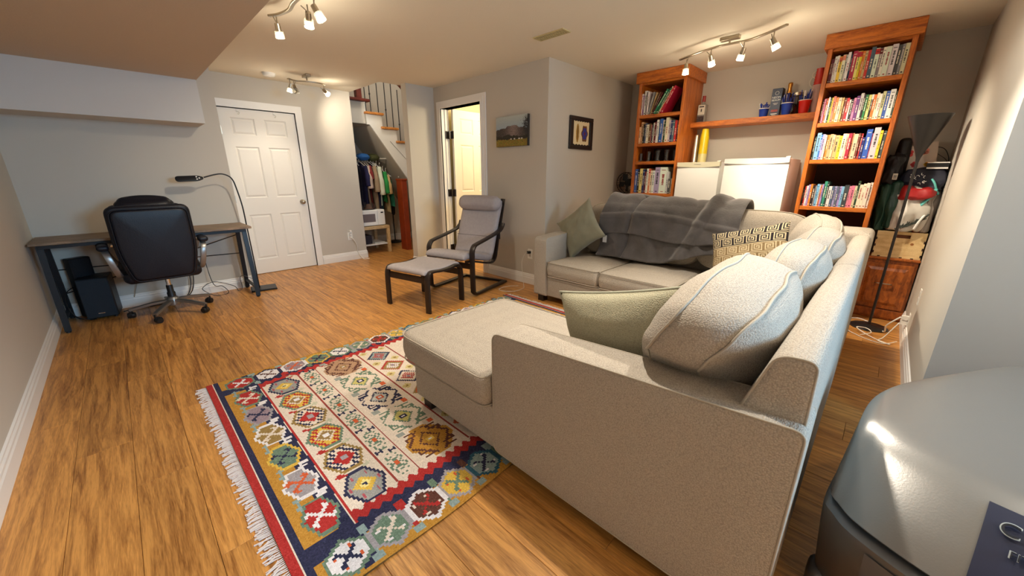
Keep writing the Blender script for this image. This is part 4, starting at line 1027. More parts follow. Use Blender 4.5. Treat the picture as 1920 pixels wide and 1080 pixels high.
# ------------------------------------------------------------ kilim rug (woven cell by cell)
RX0, RX1, RY0, RY1 = .215 - .07, 2.79, .985, 2.815
cs = .005
nx, ny = int((RX1 - RX0) / cs), int((RY1 - RY0) / cs)
G = np.zeros((ny, nx, 3), np.float32)
gx = RX0 + (np.arange(nx) + .5) * cs; gy = RY0 + (np.arange(ny) + .5) * cs
X, Y = np.meshgrid(gx, gy)
q = .010   # weaving steps
Xq = (np.floor(X / q) + .5) * q; Yq = (np.floor(Y / q) + .5) * q
GOLD = (186, 134, 48); NAVY = (36, 38, 70); RED_ = (172, 40, 36); CREAM = (222, 208, 192); SAGE = (104, 128, 108); PALE = (140, 160, 158)
GREY = (158, 152, 156); TAN = (150, 122, 66); ORNG = (206, 92, 48); BRN = (92, 52, 40); YEL = (214, 176, 70); MAU = (150, 130, 140); WHT = (226, 222, 224)
XM = (RX0 + RX1) / 2
def put(mask, c): G[mask] = c
G[:] = GOLD
# mirrored frame coordinate: distance from the nearer short end
def hexm(cx, cy, hx, hy, flat='y', k=.5):
    dx = np.abs(Xq - cx) / hx; dy = np.abs(Yq - cy) / hy
    return (dx <= 1) & (dy <= 1) & ((dx * k + dy) <= 1.0 + .0) if flat == 'x' else (dx <= 1) & (dy <= 1) & ((dy * k + dx) <= 1.0)
FX0, FX1, FY0, FY1 = .385, RX1 - .24, 1.225, 2.60
# navy inner side of the border
put((Y < FY0) & (Y > 1.135), NAVY); put((Y > FY1) & (Y < 2.675), NAVY)
put((X > .325) & (X < FX0) & (Y > 1.0) & (Y < 2.80), NAVY); put((X > FX1) & (X < FX1 + .06), NAVY)
put((X > FX0) & (X < FX1) & (Y > FY0) & (Y < FY1), CREAM)
# stepped red line along the long sides, thin lines along the short side
zig = .030 * np.abs(((X / .05) % 1.0) * 2 - 1)
put((Y < FY0 + .018 + zig) & (Y > FY0 - .03 + zig) & (X > FX0) & (X < FX1), RED_)
put((Y > FY1 - .018 - zig) & (Y < FY1 + .03 - zig) & (X > FX0) & (X < FX1), RED_)
put((X > FX0 - .012) & (X < FX0 - .004) & (Y > 1.2) & (Y < 2.62), CREAM)
put((X > FX0 - .004) & (X < FX0 + .006) & (Y > 1.2) & (Y < 2.62), RED_)
def scorpion(cx, cy, s, c, tip=None, th=.009):
    """four-armed hooked motif"""
    for a in (45, 135, 225, 315):
        ca, sa = math.cos(R(a)), math.sin(R(a))
        dx, dy = Xq - cx, Yq - cy
        u = dx * ca + dy * sa; v_ = -dx * sa + dy * ca
        put((u > 0) & (u < s) & (np.abs(v_) < th), c)
        put((u > s * .72) & (u < s) & (v_ > -th) & (v_ < s * .42), c)
        if tip: put((u > s * .72) & (u < s * 1.0) & (v_ > s * .22) & (v_ < s * .42), tip)
def triband(cx, cy, s, c):
    put((np.abs(Xq - cx) + np.abs(Yq - cy) * .8 < s), c)
seqT = [(WHT, SAGE, NAVY), (SAGE, GREY, CREAM), (BRN, WHT, RED_), (YEL, GREY, SAGE), (PALE, (40, 90, 110), NAVY), (TAN, SAGE, CREAM), (RED_, SAGE, WHT), (WHT, NAVY, BRN), (MAU, WHT, ORNG), (SAGE, YEL, NAVY)]
nH = int(round((2.49 - .30) / .150)); pitch = (RX1 - .14 - .30) / nH
for k in range(nH + 1):
    cx = .305 + k * pitch
    for (cy, sg) in ((1.088, 1), (2.712, -1)):
        a, b_, c_ = seqT[(k + (0 if sg > 0 else 6)) % 10]
        # hooks between the hexagons
        if k < nH:
            mx = cx + pitch / 2
            hk = [PALE, RED_, SAGE, BRN][k % 4]
            put((np.abs(Xq - mx - .0) < .018) & (np.abs(Yq - cy - sg * .075) < .02), hk); put((np.abs(Xq - mx) < .007) & (np.abs(Yq - cy) < .085), hk)
            put((np.abs(Xq - mx) < .020) & (np.abs(Yq - cy + sg * .072) < .012), PALE)
        put(hexm(cx, cy, .078, .088, 'x', .55), b_); put(hexm(cx, cy, .062, .070, 'x', .55), a)
        scorpion(cx, cy, .050, c_, tip=[ORNG, WHT, CREAM][k % 3], th=.0065)
seqL = [(RED_, SAGE, WHT), (GREY, WHT, ORNG), (SAGE, YEL, NAVY), (TAN, WHT, CREAM), (MAU, GREY, NAVY), (RED_, SAGE, CREAM)]
for k in range(6):
    cy = 1.335 + k * .2275
    for (cx, sg) in ((.300, 1), (RX1 - .15, -1)):
        a, b_, c_ = seqL[k]
        my = cy + .114
        if k < 6:
            put((np.abs(Yq - my) < .055 - np.abs(Xq - (cx + sg * .035)) * .2) & (sg * (Xq - cx) > .012) & (sg * (Xq - cx) < .08), NAVY)
            put((np.abs(Yq - my + .012) < .009) & (sg * (Xq - cx) > .02) & (sg * (Xq - cx) < .062), WHT); put((np.abs(Yq - my - .012) < .009) & (sg * (Xq - cx) > .035) & (sg * (Xq - cx) < .072), WHT)
            put((np.abs(Yq - my - .006) < .028) & (sg * (Xq - cx) > .030) & (sg * (Xq - cx) < .038), WHT)
            put((np.abs(Yq - my) < .034) & (sg * (Xq - cx) < -.035) & (sg * (Xq - cx) > -.045), PALE); put((np.abs(Yq - my - .02) < .007) & (sg * (Xq - cx) < -.020) & (sg * (Xq - cx) > -.060), PALE)
            put((np.abs(Yq - my + .03) + np.abs(Xq - cx + sg * .045) < .02), PALE)
        put(hexm(cx, cy, .072, .100, 'y', .55), b_); put(hexm(cx, cy, .058, .084, 'y', .55), a)
        scorpion(cx, cy, .055, c_, tip=None, th=.0065)
# column separators of the field
cols = []
for xm in (0, 1):
    f_ = (lambda x: x) if xm == 0 else (lambda x: RX0 + RX1 - x + .02)
    for x in (.595, .703, .990, 1.215):
        put((np.abs(X - f_(x)) < .0035) & (Y > 1.27) & (Y < 2.56), (150, 60, 50))
    # big hexagonal medallions
    sq = [(NAVY, (150, 150, 146), YEL), (TAN, CREAM, NAVY), (SAGE, YEL, RED_), (TAN, CREAM, NAVY), (SAGE, YEL, RED_), (NAVY, (150, 150, 146), YEL)]
    for k in range(6):
        cy = 1.362 + k * .2225; cx = f_(.492); o_, i_, c_ = sq[k]
        hy_ = .104; hx_ = .092
        def H(s, kk=.55): return hexm(cx, cy, hx_ * s, hy_ * s, 'y', kk)
        put(H(1), o_); put(H(.84), i_)
        if k in (0, 5):
            put((np.abs(Xq - cx) + np.abs(Yq - cy) < .052), c_); put((np.abs(Xq - cx) + np.abs(Yq - cy) < .026), (230, 214, 140)); put((np.abs(Xq - cx) + np.abs(Yq - cy) < .012), NAVY)
            for a in range(6):
                ax, ay = cx + .062 * math.cos(a * PI / 3), cy + .07 * math.sin(a * PI / 3); put((np.abs(X - ax) < .004) & (np.abs(Y - ay) < .014), (170, 80, 90))
        else:
            d_ = np.abs(Xq - cx) / hx_ + np.abs(Yq - cy) / hy_ * .62
            ang = np.arctan2(Yq - cy, Xq - cx)
            put(H(.84) & (d_ > .50) & ((((Xq - cx) / .030 + (Yq - cy) / .04) % 1.0) < .55) & (d_ < .98), c_)
            put((np.abs(Xq - cx) / .052 + np.abs(Yq - cy) / .060 < 1), CREAM if k % 2 == 0 else c_ if c_ != NAVY else RED_)
            put((np.abs(Xq - cx) / .040 + np.abs(Yq - cy) / .046 < 1), (150, 120, 70) if k % 2 == 0 else RED_)
            put((np.abs(Xq - cx) < .016) & (np.abs(Yq - cy) < .016), WHT if k % 2 == 0 else GREY)
        for sx in (-1, 1):
            put((np.abs(Xq - cx - sx * .062) + np.abs(Yq - cy - .111) < .018), RED_ if sx < 0 else (196, 194, 168)); put((np.abs(Xq - cx - sx * .045) + np.abs(Yq - cy - .104) < .012), RED_ if sx < 0 else (196, 194, 168))
    # small sage concentric hexagons
    for k in range(6):
        cy = 1.375 + k * .2175; cx = f_(.650)
        for s_, c_ in ((1, SAGE), (.80, CREAM), (.64, SAGE), (.46, CREAM), (.36, SAGE), (.22, ORNG)):
            mk = hexm(cx, cy, .047 * s_, .088 * s_, 'y', .6)
            if c_ == SAGE and s_ > .5: mk = mk & (((Xq + Yq * 1.3) / .022 % 1.0) < .72)
            put(mk, c_)
        for sx in (-1, 1):
            hx2 = cx + sx * .028; hy2 = cy + .109 - sx * .012
            put((np.abs(X - hx2) < .014) & (np.abs(Y - hy2) < .005), NAVY); put((np.abs(np.abs(X - hx2) - .012) < .0045) & (np.abs(Y - hy2) < .014), NAVY)
    # large hooked medallions
    tb = [(BRN, GOLD, YEL), (SAGE, (196, 186, 110), NAVY), (NAVY, (196, 200, 196), ORNG), (SAGE, (196, 186, 110), NAVY), (BRN, (176, 140, 110), TAN)]
    for k in range(5):
        cy = 1.405 + k * .262; cx = f_(.848); o_, i_, c_ = tb[k]
        dx, dy = np.abs(Xq - cx), np.abs(Yq - cy)
        put((dx / .125 + dy / .150 < 1.15) & (dx < .118) & (dy < .122), i_ if k in (0, 4) else CREAM)
        put((dx / .060 + dy / .075 < 1), i_); put((dx / .060 + dy / .075 < 1) & (dx / .048 + dy / .060 > 1), o_)
        ringd = dx / .120 + dy / .150
        put((np.abs(ringd - .93) < .075) & (dx < .112) & (dy < .116) & ((((Xq - Yq) / .03) % 1.0) < .8), o_)
        for sx in (-1, 1):
            for sy in (-1, 1):
                hx2, hy2 = cx + sx * .066, cy + sy * .072
                put((np.abs(Xq - hx2) < .030) & (np.abs(Yq - hy2) < .006), o_); put((np.abs(Xq - hx2 - sx * .026) < .006) & (np.abs(Yq - hy2 + sy * .014) < .018), o_)
                put((np.abs(Xq - hx2 + sx * .02) < .006) & (np.abs(Yq - hy2 - sy * .014) < .018), o_); put((np.abs(Xq - hx2 - sx * .004) < .02) & (np.abs(Yq - hy2 - sy * .028) < .006), o_)
        put((dx < .018) & (dy < .018), c_); put((dx < .008) & (dy < .008), WHT)
        for sx in (-1, 1): put((np.abs(Xq - cx - sx * .088) < .016) & (np.abs(Yq - cy - .131) < .018), ORNG if sx > 0 else (150, 156, 150))
    # lozenge column
    tc_ = [(ORNG, CREAM, RED_), (NAVY, CREAM, ORNG), (TAN, ORNG, WHT), (NAVY, CREAM, RED_), (RED_, TAN, WHT), (NAVY, PALE, RED_)]
    for k in range(6):
        cy = 1.42 + k * .203; cx = f_(1.100); o_, i_, c_ = tc_[k]
        dx, dy = np.abs(Xq - cx), np.abs(Yq - cy)
        d_ = dx / .090 + dy / .092
        put((d_ < 1) , o_); put(d_ < .82, i_); put((d_ < .60) & ((((Xq + Yq) / .03) % 1) < .6), c_); put((dx < .014) & (dy < .014), MAU)
        for sx in (-1, 1):
            put((np.abs(Xq - cx - sx * .070) + np.abs(Yq - cy - .10) < .034), (206, 190, 130)); put((np.abs(Xq - cx - sx * .070) + np.abs(Yq - cy - .10) < .014), TAN)
# centre of the rug, under the sofa
for k in range(6):
    cy = 1.40 + k * .225; dx, dy = np.abs(Xq - XM), np.abs(Yq - cy); d_ = dx / .12 + dy / .10
    put(d_ < 1, SAGE); put(d_ < .8, YEL); put(d_ < .4, NAVY)
# plain stripes at the two fringed ends
for sgn, e in ((1, RX0), (-1, RX1)):
    dd = (X - e) * sgn
    put(dd < .030, RED_); put((dd >= .030) & (dd < .036), CREAM); put((dd >= .036) & (dd < .062), NAVY)
G = np.clip(G + rng.normal(size=(ny, nx, 1)) * 7, 5, 245)
rug = E('kilim_rug', ((RX0 + RX1) / 2, (RY0 + RY1) / 2, 0), 'colourful patterned kilim rug with white fringe under the chaise', 'rug')
xs_ = RX0 + np.arange(nx + 1) * cs; ys_ = RY0 + np.arange(ny + 1) * cs
XX, YY = np.meshgrid(xs_, ys_)
ZZ = .0088 + .0012 * np.sin(XX * 9 + 1.3 * np.sin(YY * 5)) + .0010 * np.sin(YY * 14 + XX * 3)
edge_w = .006 * np.sin(XX * 7.0) * np.clip(1 - (YY - RY0) / .2, 0, 1)
V = np.stack([XX - (RX0 + RX1) / 2, YY + edge_w - (RY0 + RY1) / 2, ZZ], -1).reshape(-1, 3).astype(np.float32)
I = (np.arange(ny)[:, None] * (nx + 1) + np.arange(nx)[None, :]).ravel()
F = np.stack([I, I + 1, I + nx + 2, I + nx + 1], 1).astype(np.int32)
me = bpy.data.meshes.new('woven_field'); me.vertices.add(len(V)); me.vertices.foreach_set('co', V.ravel())
me.loops.add(F.size); me.loops.foreach_set('vertex_index', F.ravel()); me.polygons.add(len(F))
me.polygons.foreach_set('loop_start', np.arange(0, F.size, 4, dtype=np.int32)); me.polygons.foreach_set('loop_total', np.full(len(F), 4, dtype=np.int32))
ca = me.color_attributes.new('Col', 'BYTE_COLOR', 'CORNER')
cc = np.ones((len(F), 4, 4), np.float32); cc[:, :, :3] = linarr(G).reshape(-1, 1, 3); ca.data.foreach_set('color', cc.ravel())
me.materials.append(mat('kilim_wool', 'attr', .95, bump=('noise', 240, .6))); me.update(calc_edges=True); me.validate()
o = bpy.data.objects.new('woven_field', me); C.objects.link(o); o.parent = rug
b = MB(((RX0 + RX1) / 2, (RY0 + RY1) / 2, 0)).box(RX0, RX1, RY0 + .006, RY1, .001, .0045); b.build('backing', mat('rug_edge', (110, 80, 40), .9), rug)
rr = random.Random(5)
for sgn, e in ((-1, RX0), (1, RX1)):
    b = MB(((RX0 + RX1) / 2, (RY0 + RY1) / 2, 0)); y = RY0 + .01
    while y < RY1 - .01:
        L = rr.uniform(.035, .06); dy = rr.uniform(-.014, .014)
        p = [(e, y, .006), (e + sgn * L * .45, y + dy * .3, .007), (e + sgn * L, y + dy, .003)]
        b.tube(p, [.0014, .0022, .0030], 4); b.tube([(e + sgn * L * .4, y + .003, .007), (e + sgn * L * .98, y + dy + rr.uniform(-.01, .01), .003)], .0014, 4)
        y += .0082
    f_ = b.build('fringe', mat('fringe_cotton', (226, 218, 216), .95), rug); f_['kind'] = 'stuff'
# ------------------------------------------------------------ desk
dk = E('desk', (.16, 4.97, 0), 'long narrow desk with brown wood top and black steel legs against the wall', 'desk')
DO = (.16, 4.97, 0)
M_desk = wood('rustic_brown_top', (74, 58, 42), (146, 120, 92), .5, scale=(1.4, 9, 5), grain=3, bump=.15)
MB(DO).bevbox(-.565, .925, 4.72, 5.215, .735, .757, .003).build('desktop', M_desk, dk)
MB(DO).box(-.52, .88, 4.755, 4.785, .703, .735).box(-.52, .88, 5.15, 5.18, .703, .735).build('apron_rail', M_bmetal, dk)
for sx, x in ((-1, -.515), (1, .865)):
    for (y0, y1) in ((4.72, 4.79), (5.205, 5.12)):
        # legs lean slightly: y0 at the floor, y1 at the top
        MB(DO).tube([(x, y0, .012), (x, y1, .735)], .022, 4, ry=.014, up=(1, 0, 0)).build('leg', M_bmetal, dk)
        MB(DO).cyl((x, y0, 0), (x, y0, .012), .016, n=10).build('foot_pad', M_black, dk)
    MB(DO).tube([(x, 4.745, .10), (x, 5.185, .10)], .015, 4, ry=.012, up=(0, 0, 1)).build('side_rail', M_bmetal, dk)
    MB(DO).add([(x - .002, 4.79, .70), (x - .002, 4.90, .70), (x - .002, 4.79, .60), (x + .002, 4.79, .70), (x + .002, 4.90, .70), (x + .002, 4.79, .60)], [(0, 1, 2), (5, 4, 3), (0, 3, 4, 1), (1, 4, 5, 2), (2, 5, 3, 0)]).build('gusset', M_bmetal, dk)
MB(DO).cyl((-.50, 5.17, .46), (.86, 5.17, .42), .005, n=6).build('cross_wire', M_bmetal, dk)
MB(DO).cyl((-.50, 5.17, .24), (.86, 5.17, .63), .005, n=6).build('cross_wire', M_bmetal, dk)
# ------------------------------------------------------------ office chair
M_leather = mat('black_leather', (15, 17, 27), .42, bump=('noise', 120, .25), spec=.35)
M_alu = mat('painted_aluminium', (150, 148, 145), .35, metal=.8)
oc = E('office_chair', (.165, 4.63, 0), 'black leather office chair with silver base pulled up to the desk', 'chair', rz=R(2))
# backrest: outer shell, inner pad, pillow top
sh = roundpoly([(-.215, .365), (.215, .365), (.275, .62), (.272, 1.03), (-.272, 1.03), (-.275, .62)], [.05, .05, .25, .07, .07, .25], 6)
b = MB(); b.M = Matrix.Translation((0, -.035, 0)) @ Matrix.Rotation(R(4), 4, 'X') ; b.slab(sh, -.03, .03, .028, axis='y', crown=.01, crown_b=.02, rings=5, seg=4); bk = b.build('backrest', M_leather, oc, smooth=True)
b = MB(); b.M = Matrix.Translation((0, -.035, 0)) @ Matrix.Rotation(R(4), 4, 'X'); b.slab([(x * .90, .72 + (z - .72) * .92 - .005) for x, z in sh], -.055, .0, .02, axis='y', crown_b=.012, rings=4, seg=4); b.build('back_panel', M_leather, bk, smooth=True)
b = MB(); b.M = Matrix.Translation((0, -.035, 0)) @ Matrix.Rotation(R(4), 4, 'X'); b.tube([(x * .915, -.044, .72 + (z - .72) * .935 - .005) for x, z in sh], .0045, 6, closed=True); b.build('piping', M_leather, bk, smooth=True)
b = MB(); b.rbox((0, .05, .985), (.38, .12, .18), .055, crown=(.01, .02, .03), rot=Matrix.Rotation(R(-4), 4, 'X')); b.build('head_cushion', M_leather, oc, smooth=True)
b = MB(); b.rbox((0, .07, .74), (.50, .10, .56), .045, crown=(.01, .03, .02)); b.build('back_cushion', M_leather, oc, smooth=True)
b = MB(); b.rbox((0, .26, .45), (.54, .52, .13), .055, crown=(.01, .02, .035)); b.build('seat', M_leather, oc, smooth=True)
b = MB(); b.rbox((0, -.005, .405), (.52, .14, .10), .04, crown=(.01, .01, .0)); b.build('seat_skirt', M_leather, oc, smooth=True)
b = MB(); b.M = Matrix.Translation((0, -.112, .935)); b.lathe([(0, -.004), (.5, -.003), (.55, .002), (0, .002)], n=20)
b = MB(); b.M = Matrix.Translation((0, -.160 + .04, .925)) @ Matrix.Rotation(R(4), 4, 'X') @ Matrix.Diagonal((1, 1, .42, 1)) @ Matrix.Rotation(R(90), 4, 'X')
b.lathe([(0, .008), (.022, .007), (.030, .002), (.030, -.006), (0, -.006)], n=24); b.build('oval_badge', M_chrome, oc, smooth=True, angle=50)
for s in (-1, 1):
    g = E('armrest', (0, 0, 0)); g.parent = oc
    MB().tube(smoothpts([(s * .27, .40, .46), (s * .315, .36, .58), (s * .33, .20, .675), (s * .33, .02, .655), (s * .315, -.03, .58), (s * .285, .0, .44), (s * .26, .08, .40)], 6), .022, 8, ry=.009, up=(1, 0, 0)).build('arm_loop', M_alu, g, smooth=True, angle=40)
    b = MB(); b.rbox((s * .335, .12, .685), (.075, .30, .045), .02, crown=(0, 0, .01)); b.build('arm_pad', M_leather, g, smooth=True)
    MB().cyl((s * .272, -.02, .70), (s * .286, -.02, .70), .012, n=12).build('bolt_cap', M_chrome, g)
MB().bevbox(-.10, .10, .12, .38, .345, .385, .008).build('seat_mechanism', M_black, oc)
MB().cyl((.015, .09, .24), (.015, .09, .35), .018, n=16).build('gas_rod', M_chrome, oc, smooth=True, angle=40)
MB().lathe([(.03, .14), (.032, .20), (.025, .21), (.025, .27), (.022, .275)], (.015, .09, 0), 16, cap=True).build('gas_sleeve', M_black, oc, smooth=True, angle=40)
MB().lathe([(0, .075), (.045, .08), (.05, .11), (.045, .15), (.03, .165), (0, .165)], (.015, .09, 0), 20).build('base_hub', M_alu, oc, smooth=True, angle=50)
for k in range(5):
    a = R(-122 + 72 * k); d = Vector((math.cos(a), math.sin(a), 0)); c0 = Vector((.015, .09, 0))
    MB().tube([tuple(c0 + d * .03 + Vector((0, 0, .125))), tuple(c0 + d * .15 + Vector((0, 0, .115))), tuple(c0 + d * .315 + Vector((0, 0, .082)))], [.026, .023, .017], 8, ry=.014, up=(-d.y, d.x, 0)).build('base_arm', M_alu, oc, smooth=True, angle=40)
    cs_ = E('caster', (0, 0, 0)); cs_.parent = oc
    p = c0 + d * .315; a2 = a + R(55 + 31 * k); w = Vector((math.cos(a2), math.sin(a2), 0)); t_ = Vector((-w.y, w.x, 0)); pc = p + t_ * .02
    for s in (-1, 1): MB().cyl(tuple(pc + w * s * .008 + Vector((0, 0, .027))), tuple(pc + w * s * .026 + Vector((0, 0, .027))), .0265, .024, 18).build('wheel', M_black, cs_, smooth=True, angle=40)
    MB().cyl(tuple(pc - w * .009 + Vector((0, 0, .032))), tuple(pc + w * .009 + Vector((0, 0, .032))), .030, n=14).cyl(tuple(p + Vector((0, 0, .05))), tuple(p + Vector((0, 0, .085))), .007, n=8).build('hood', M_black, cs_)
# ------------------------------------------------------------ LED reading lamp standing by the desk
ll = E('reading_lamp', (.985, 5.03, 0), 'black gooseneck LED floor lamp with flat head at the right end of the desk', 'lamp')
LO = (.985, 5.03, 0)
b = MB(LO); b.M = Matrix.Translation((.985, 5.0, 0)) @ Matrix.Rotation(R(-10), 4, 'Z'); b.bevbox(-.125, .125, -.11, .11, .0, .02, .006); b.build('base_plate', M_bmetal, ll)
MB(LO).tube(smoothpts([(.945, 5.02, .02), (.945, 5.02, .35), (.94, 5.01, .70), (.935, 5.0, .95), (.912, 5.0, 1.15), (.895, 5.0, 1.225), (.865, 5.0, 1.262), (.81, 5.0, 1.282), (.74, 5.0, 1.272), (.66, 5.0, 1.248)], 6), .0065, 8).build('gooseneck', M_black, ll, smooth=True)
hd = MB(LO); hd.M = Matrix.Translation((.55, 5.0, 1.238)) @ Matrix.Rotation(R(-2.5), 4, 'Y') @ Matrix.Rotation(R(62), 4, 'X')
hd.slab(roundpoly([(-.115, -.03), (.06, -.03), (.105, -.012), (.105, .012), (.06, .03), (-.115, .03)], [.03, .02, .01, .01, .02, .03], 5), -.007, .007, .006, seg=3); hd.build('lamp_head', M_bmetal, ll, smooth=True, angle=40)
hd = MB(LO); hd.M = Matrix.Translation((.55, 5.0, 1.238)) @ Matrix.Rotation(R(-2.5), 4, 'Y') @ Matrix.Rotation(R(62), 4, 'X')
for k, (x, y) in enumerate(((.052, -.012), (.072, -.002), (.052, .012))): hd.cyl((x, y, -.0085), (x, y, .0085), .0065, n=12)
hd.build('touch_button', M_trim, ll)
hd = MB(LO); hd.M = Matrix.Translation((.55, 5.0, 1.238)) @ Matrix.Rotation(R(-2.5), 4, 'Y') @ Matrix.Rotation(R(62), 4, 'X')
hd.box(-.10, .035, -.02, .02, -.008, -.0068); hd.build('led_panel', mat('unlit_led', (96, 92, 82), .3), ll)
# ------------------------------------------------------------ speakers
M_spk = mat('grey_speaker_cloth', (38, 46, 54), .9, bump=('noise', 300, .4))
sb = E('subwoofer', (-.30, 5.08, 0), 'large dark grey subwoofer with a small silver badge under the desk', 'speaker', rz=R(-6))
MB().bevbox(-.105, .105, -.10, .14, .012, .385, .006).build('cabinet', M_black, sb)
MB().bevbox(-.10, .10, -.118, -.10, .018, .378, .006).build('grille', M_spk, sb)
MB().box(-.022, .022, -.1195, -.118, .055, .062).build('badge', M_chrome, sb)
for x in (-.08, .08):
    for y in (-.08, .12): MB().cyl((x, y, 0), (x, y, .012), .012, n=10).build('foot', M_black, sb)
sp = E('satellite_speaker', (-.375, 5.185, 0), 'taller black speaker box standing behind the subwoofer', 'speaker', rz=R(30))
MB().bevbox(-.075, .075, -.05, .03, 0.008, .555, .006).build('cabinet', M_black, sp)
MB().prism([(-.06, -.062), (.055, -.062), (.072, -.05), (-.072, -.05)], .02, .545, 'z').build('grille', mat('black_cloth', (24, 24, 28), .95), sp)
for x in (-.05, .05): MB().box(x - .01, x + .01, -.05, .03, 0, .008).build('foot', M_black, sp)
cord('speaker_cable', [(-.42, 5.19, .30), (-.49, 5.10, .26), (-.50, 5.02, .15), (-.47, 4.98, .06), (-.40, 4.96, .02), (-.36, 5.0, .005), (-.46, 5.1, .005), (-.50, 5.18, .02)], .004, M_black, 'black cable looping down beside the left desk leg')
cord('speaker_cable', [(-.17, 5.12, .33), (-.10, 5.18, .36), (-.03, 5.2, .28), (-.06, 5.21, .16), (-.08, 5.215, .10)], .003, mat('beige_cable', (150, 140, 120), .5), 'thin beige cable curving behind the subwoofer')
cord('desk_cable', [(-.18, 5.06, .01), (.0, 5.14, .02), (.15, 5.18, .03), (.33, 5.2, .03), (.40, 5.19, .20), (.40, 5.20, .50), (.42, 5.19, .70)], .0045, M_black, 'black cable running along the wall behind the office chair')
cord('desk_cable', [(.36, 5.20, .70), (.38, 5.2, .40), (.36, 5.19, .12), (.28, 5.16, .012), (.15, 5.12, .006), (-.05, 5.10, .006)], .0045, M_black, 'second black cable hanging behind the office chair seat')
cord('desk_cable', [(.53, 5.19, .70), (.53, 5.17, .36), (.55, 5.12, .12), (.62, 5.1, .09), (.66, 5.08, .01), (.55, 5.05, .006), (.47, 5.06, .06), (.45, 5.12, .10), (.56, 5.15, .14), (.72, 5.12, .07), (.75, 5.08, .01)], .0035, M_black, 'thin black cable looping on the floor right of the office chair')
cord('desk_cable', [(.75, 5.1, .006), (.80, 5.13, .02), (.80, 5.14, .14), (.84, 5.13, .16), (.93, 5.08, .10), (.96, 5.05, .022)], .003, mat('grey_cable', (84, 86, 90), .5), 'grey cable from the reading lamp base to the desk leg')
# ------------------------------------------------------------ bentwood lounge chair and footstool
M_cush = mat('grey_canvas_cushion', (164, 156, 156), .92, bump=('noise', 320, .3), var=.05, vscale=40)
lc = E('lounge_chair', (2.43, 3.32, 0), 'bentwood lounge chair with dark frame and pale grey cushion', 'chair', rz=R(14))
# local: +x points backwards (away from the seat front), y to the side
HW = .30
for s in (-1, 1):
    y = s * HW
    MB().tube(smoothpts([(.66, y, .018), (.40, y, .016), (.12, y, .016), (.03, y, .022)], 5) + smoothpts([(.0, y, .05), (-.005, y, .20), (-.005, y, .42), (.0, y, .50), (.035, y, .548), (.09, y, .565), (.30, y, .60), (.50, y, .64), (.58, y, .68), (.61, y, .73)], 5), .03, 8, ry=.0125, up=(0, 1, 0)).build('armrest_frame', M_dark, lc, smooth=True, angle=40)
    yi = s * .245
    MB().tube(smoothpts([(-.03, yi, .385), (.06, yi, .375), (.20, yi, .34), (.36, yi, .30), (.46, yi, .295), (.52, yi, .34), (.55, yi, .44), (.60, yi, .62), (.66, yi, .80), (.72, yi, 1.00)], 6), .026, 8, ry=.011, up=(0, 1, 0)).build('seat_rail', M_dark, lc, smooth=True, angle=40)
MB().box(.63, .665, -HW, HW, .004, .03).build('rear_stretcher', M_dark, lc)
MB().box(.0, .02, -HW, HW, .30, .36).build('front_stretcher', M_dark, lc)
MB().box(.54, .56, -HW, HW, .55, .61).build('back_stretcher', M_dark, lc)
MB().box(.70, .73, -.245, .245, .94, .995).build('top_slat', M_dark, lc)
# cushion: swept slab along the side profile
def swept_cushion(name, prof, th, hw, m, parent, ends=.5, n=14, edge=.035):
    P_ = [Vector((p[0], 0, p[1])) for p in smoothpts([(a, b_, 0) for a, b_ in prof], 8)]
    P_ = [Vector((p[0], 0, p[1])) for p in [(v_[0], v_[2] if False else v_[2]) for v_ in P_]] if False else [Vector((v_[0], 0, v_[1])) for v_ in smoothpts([(a, b_, 0) for a, b_ in prof], 8)]
    m_ = len(P_); vs = []; fs = []; k = 20
    for i in range(m_):
        t = (P_[min(m_ - 1, i + 1)] - P_[max(0, i - 1)]).normalized(); nrm = Vector((-t.z, 0, t.x))
        e = min(i, m_ - 1 - i) / 4.0; tt = th * (min(1, math.sqrt(max(.02, min(1, e)))))
        for j in range(k):
            a = 2 * PI * j / k; ca, sa = math.cos(a), math.sin(a)
            yy = math.copysign(abs(ca) ** .32, ca) * hw * (1 - .015 * (1 if e < 1 else 0)); zz = math.copysign(abs(sa) ** .55, sa) * tt / 2
            vs.append(tuple(P_[i] + nrm * zz + Vector((0, yy, 0))))
    for i in range(m_ - 1):
        for j in range(k): fs.append((i * k + j, i * k + (j + 1) % k, (i + 1) * k + (j + 1) % k, (i + 1) * k + j))
    fs += [tuple(range(k)), tuple(range(m_ * k - 1, (m_ - 1) * k - 1, -1))]
    return MB().add(vs, fs).build(name, m, parent, smooth=True, angle=60)
swept_cushion('seat_cushion', [(-.10, .425), (-.04, .445), (.06, .435), (.20, .40), (.34, .365), (.44, .355)], .085, .27, M_cush, lc)
bc_ = swept_cushion('back_cushion', [(.42, .37), (.455, .43), (.50, .55), (.56, .72), (.62, .88), (.665, .98)], .075, .27, M_cush, lc)
MB().tube([(.475, y, .585) for y in (-.26, -.13, 0, .13, .26)], .004, 6).build('seam', mat('cushion_seam', (120, 114, 114), .9), bc_)
b = MB(); b.rbox((.585, 0, .955), (.13, .56, .16), .06, crown=(.01, .015, .01), rot=Matrix.Rotation(R(15), 4, 'Y')); b.build('head_pillow', mat('grey_canvas_cushion', None), lc, smooth=True)
ft = E('footstool', (2.045, 3.25, 0), 'low bentwood footstool with dark frame and pale grey cushion before the lounge chair', 'footstool', rz=R(12))
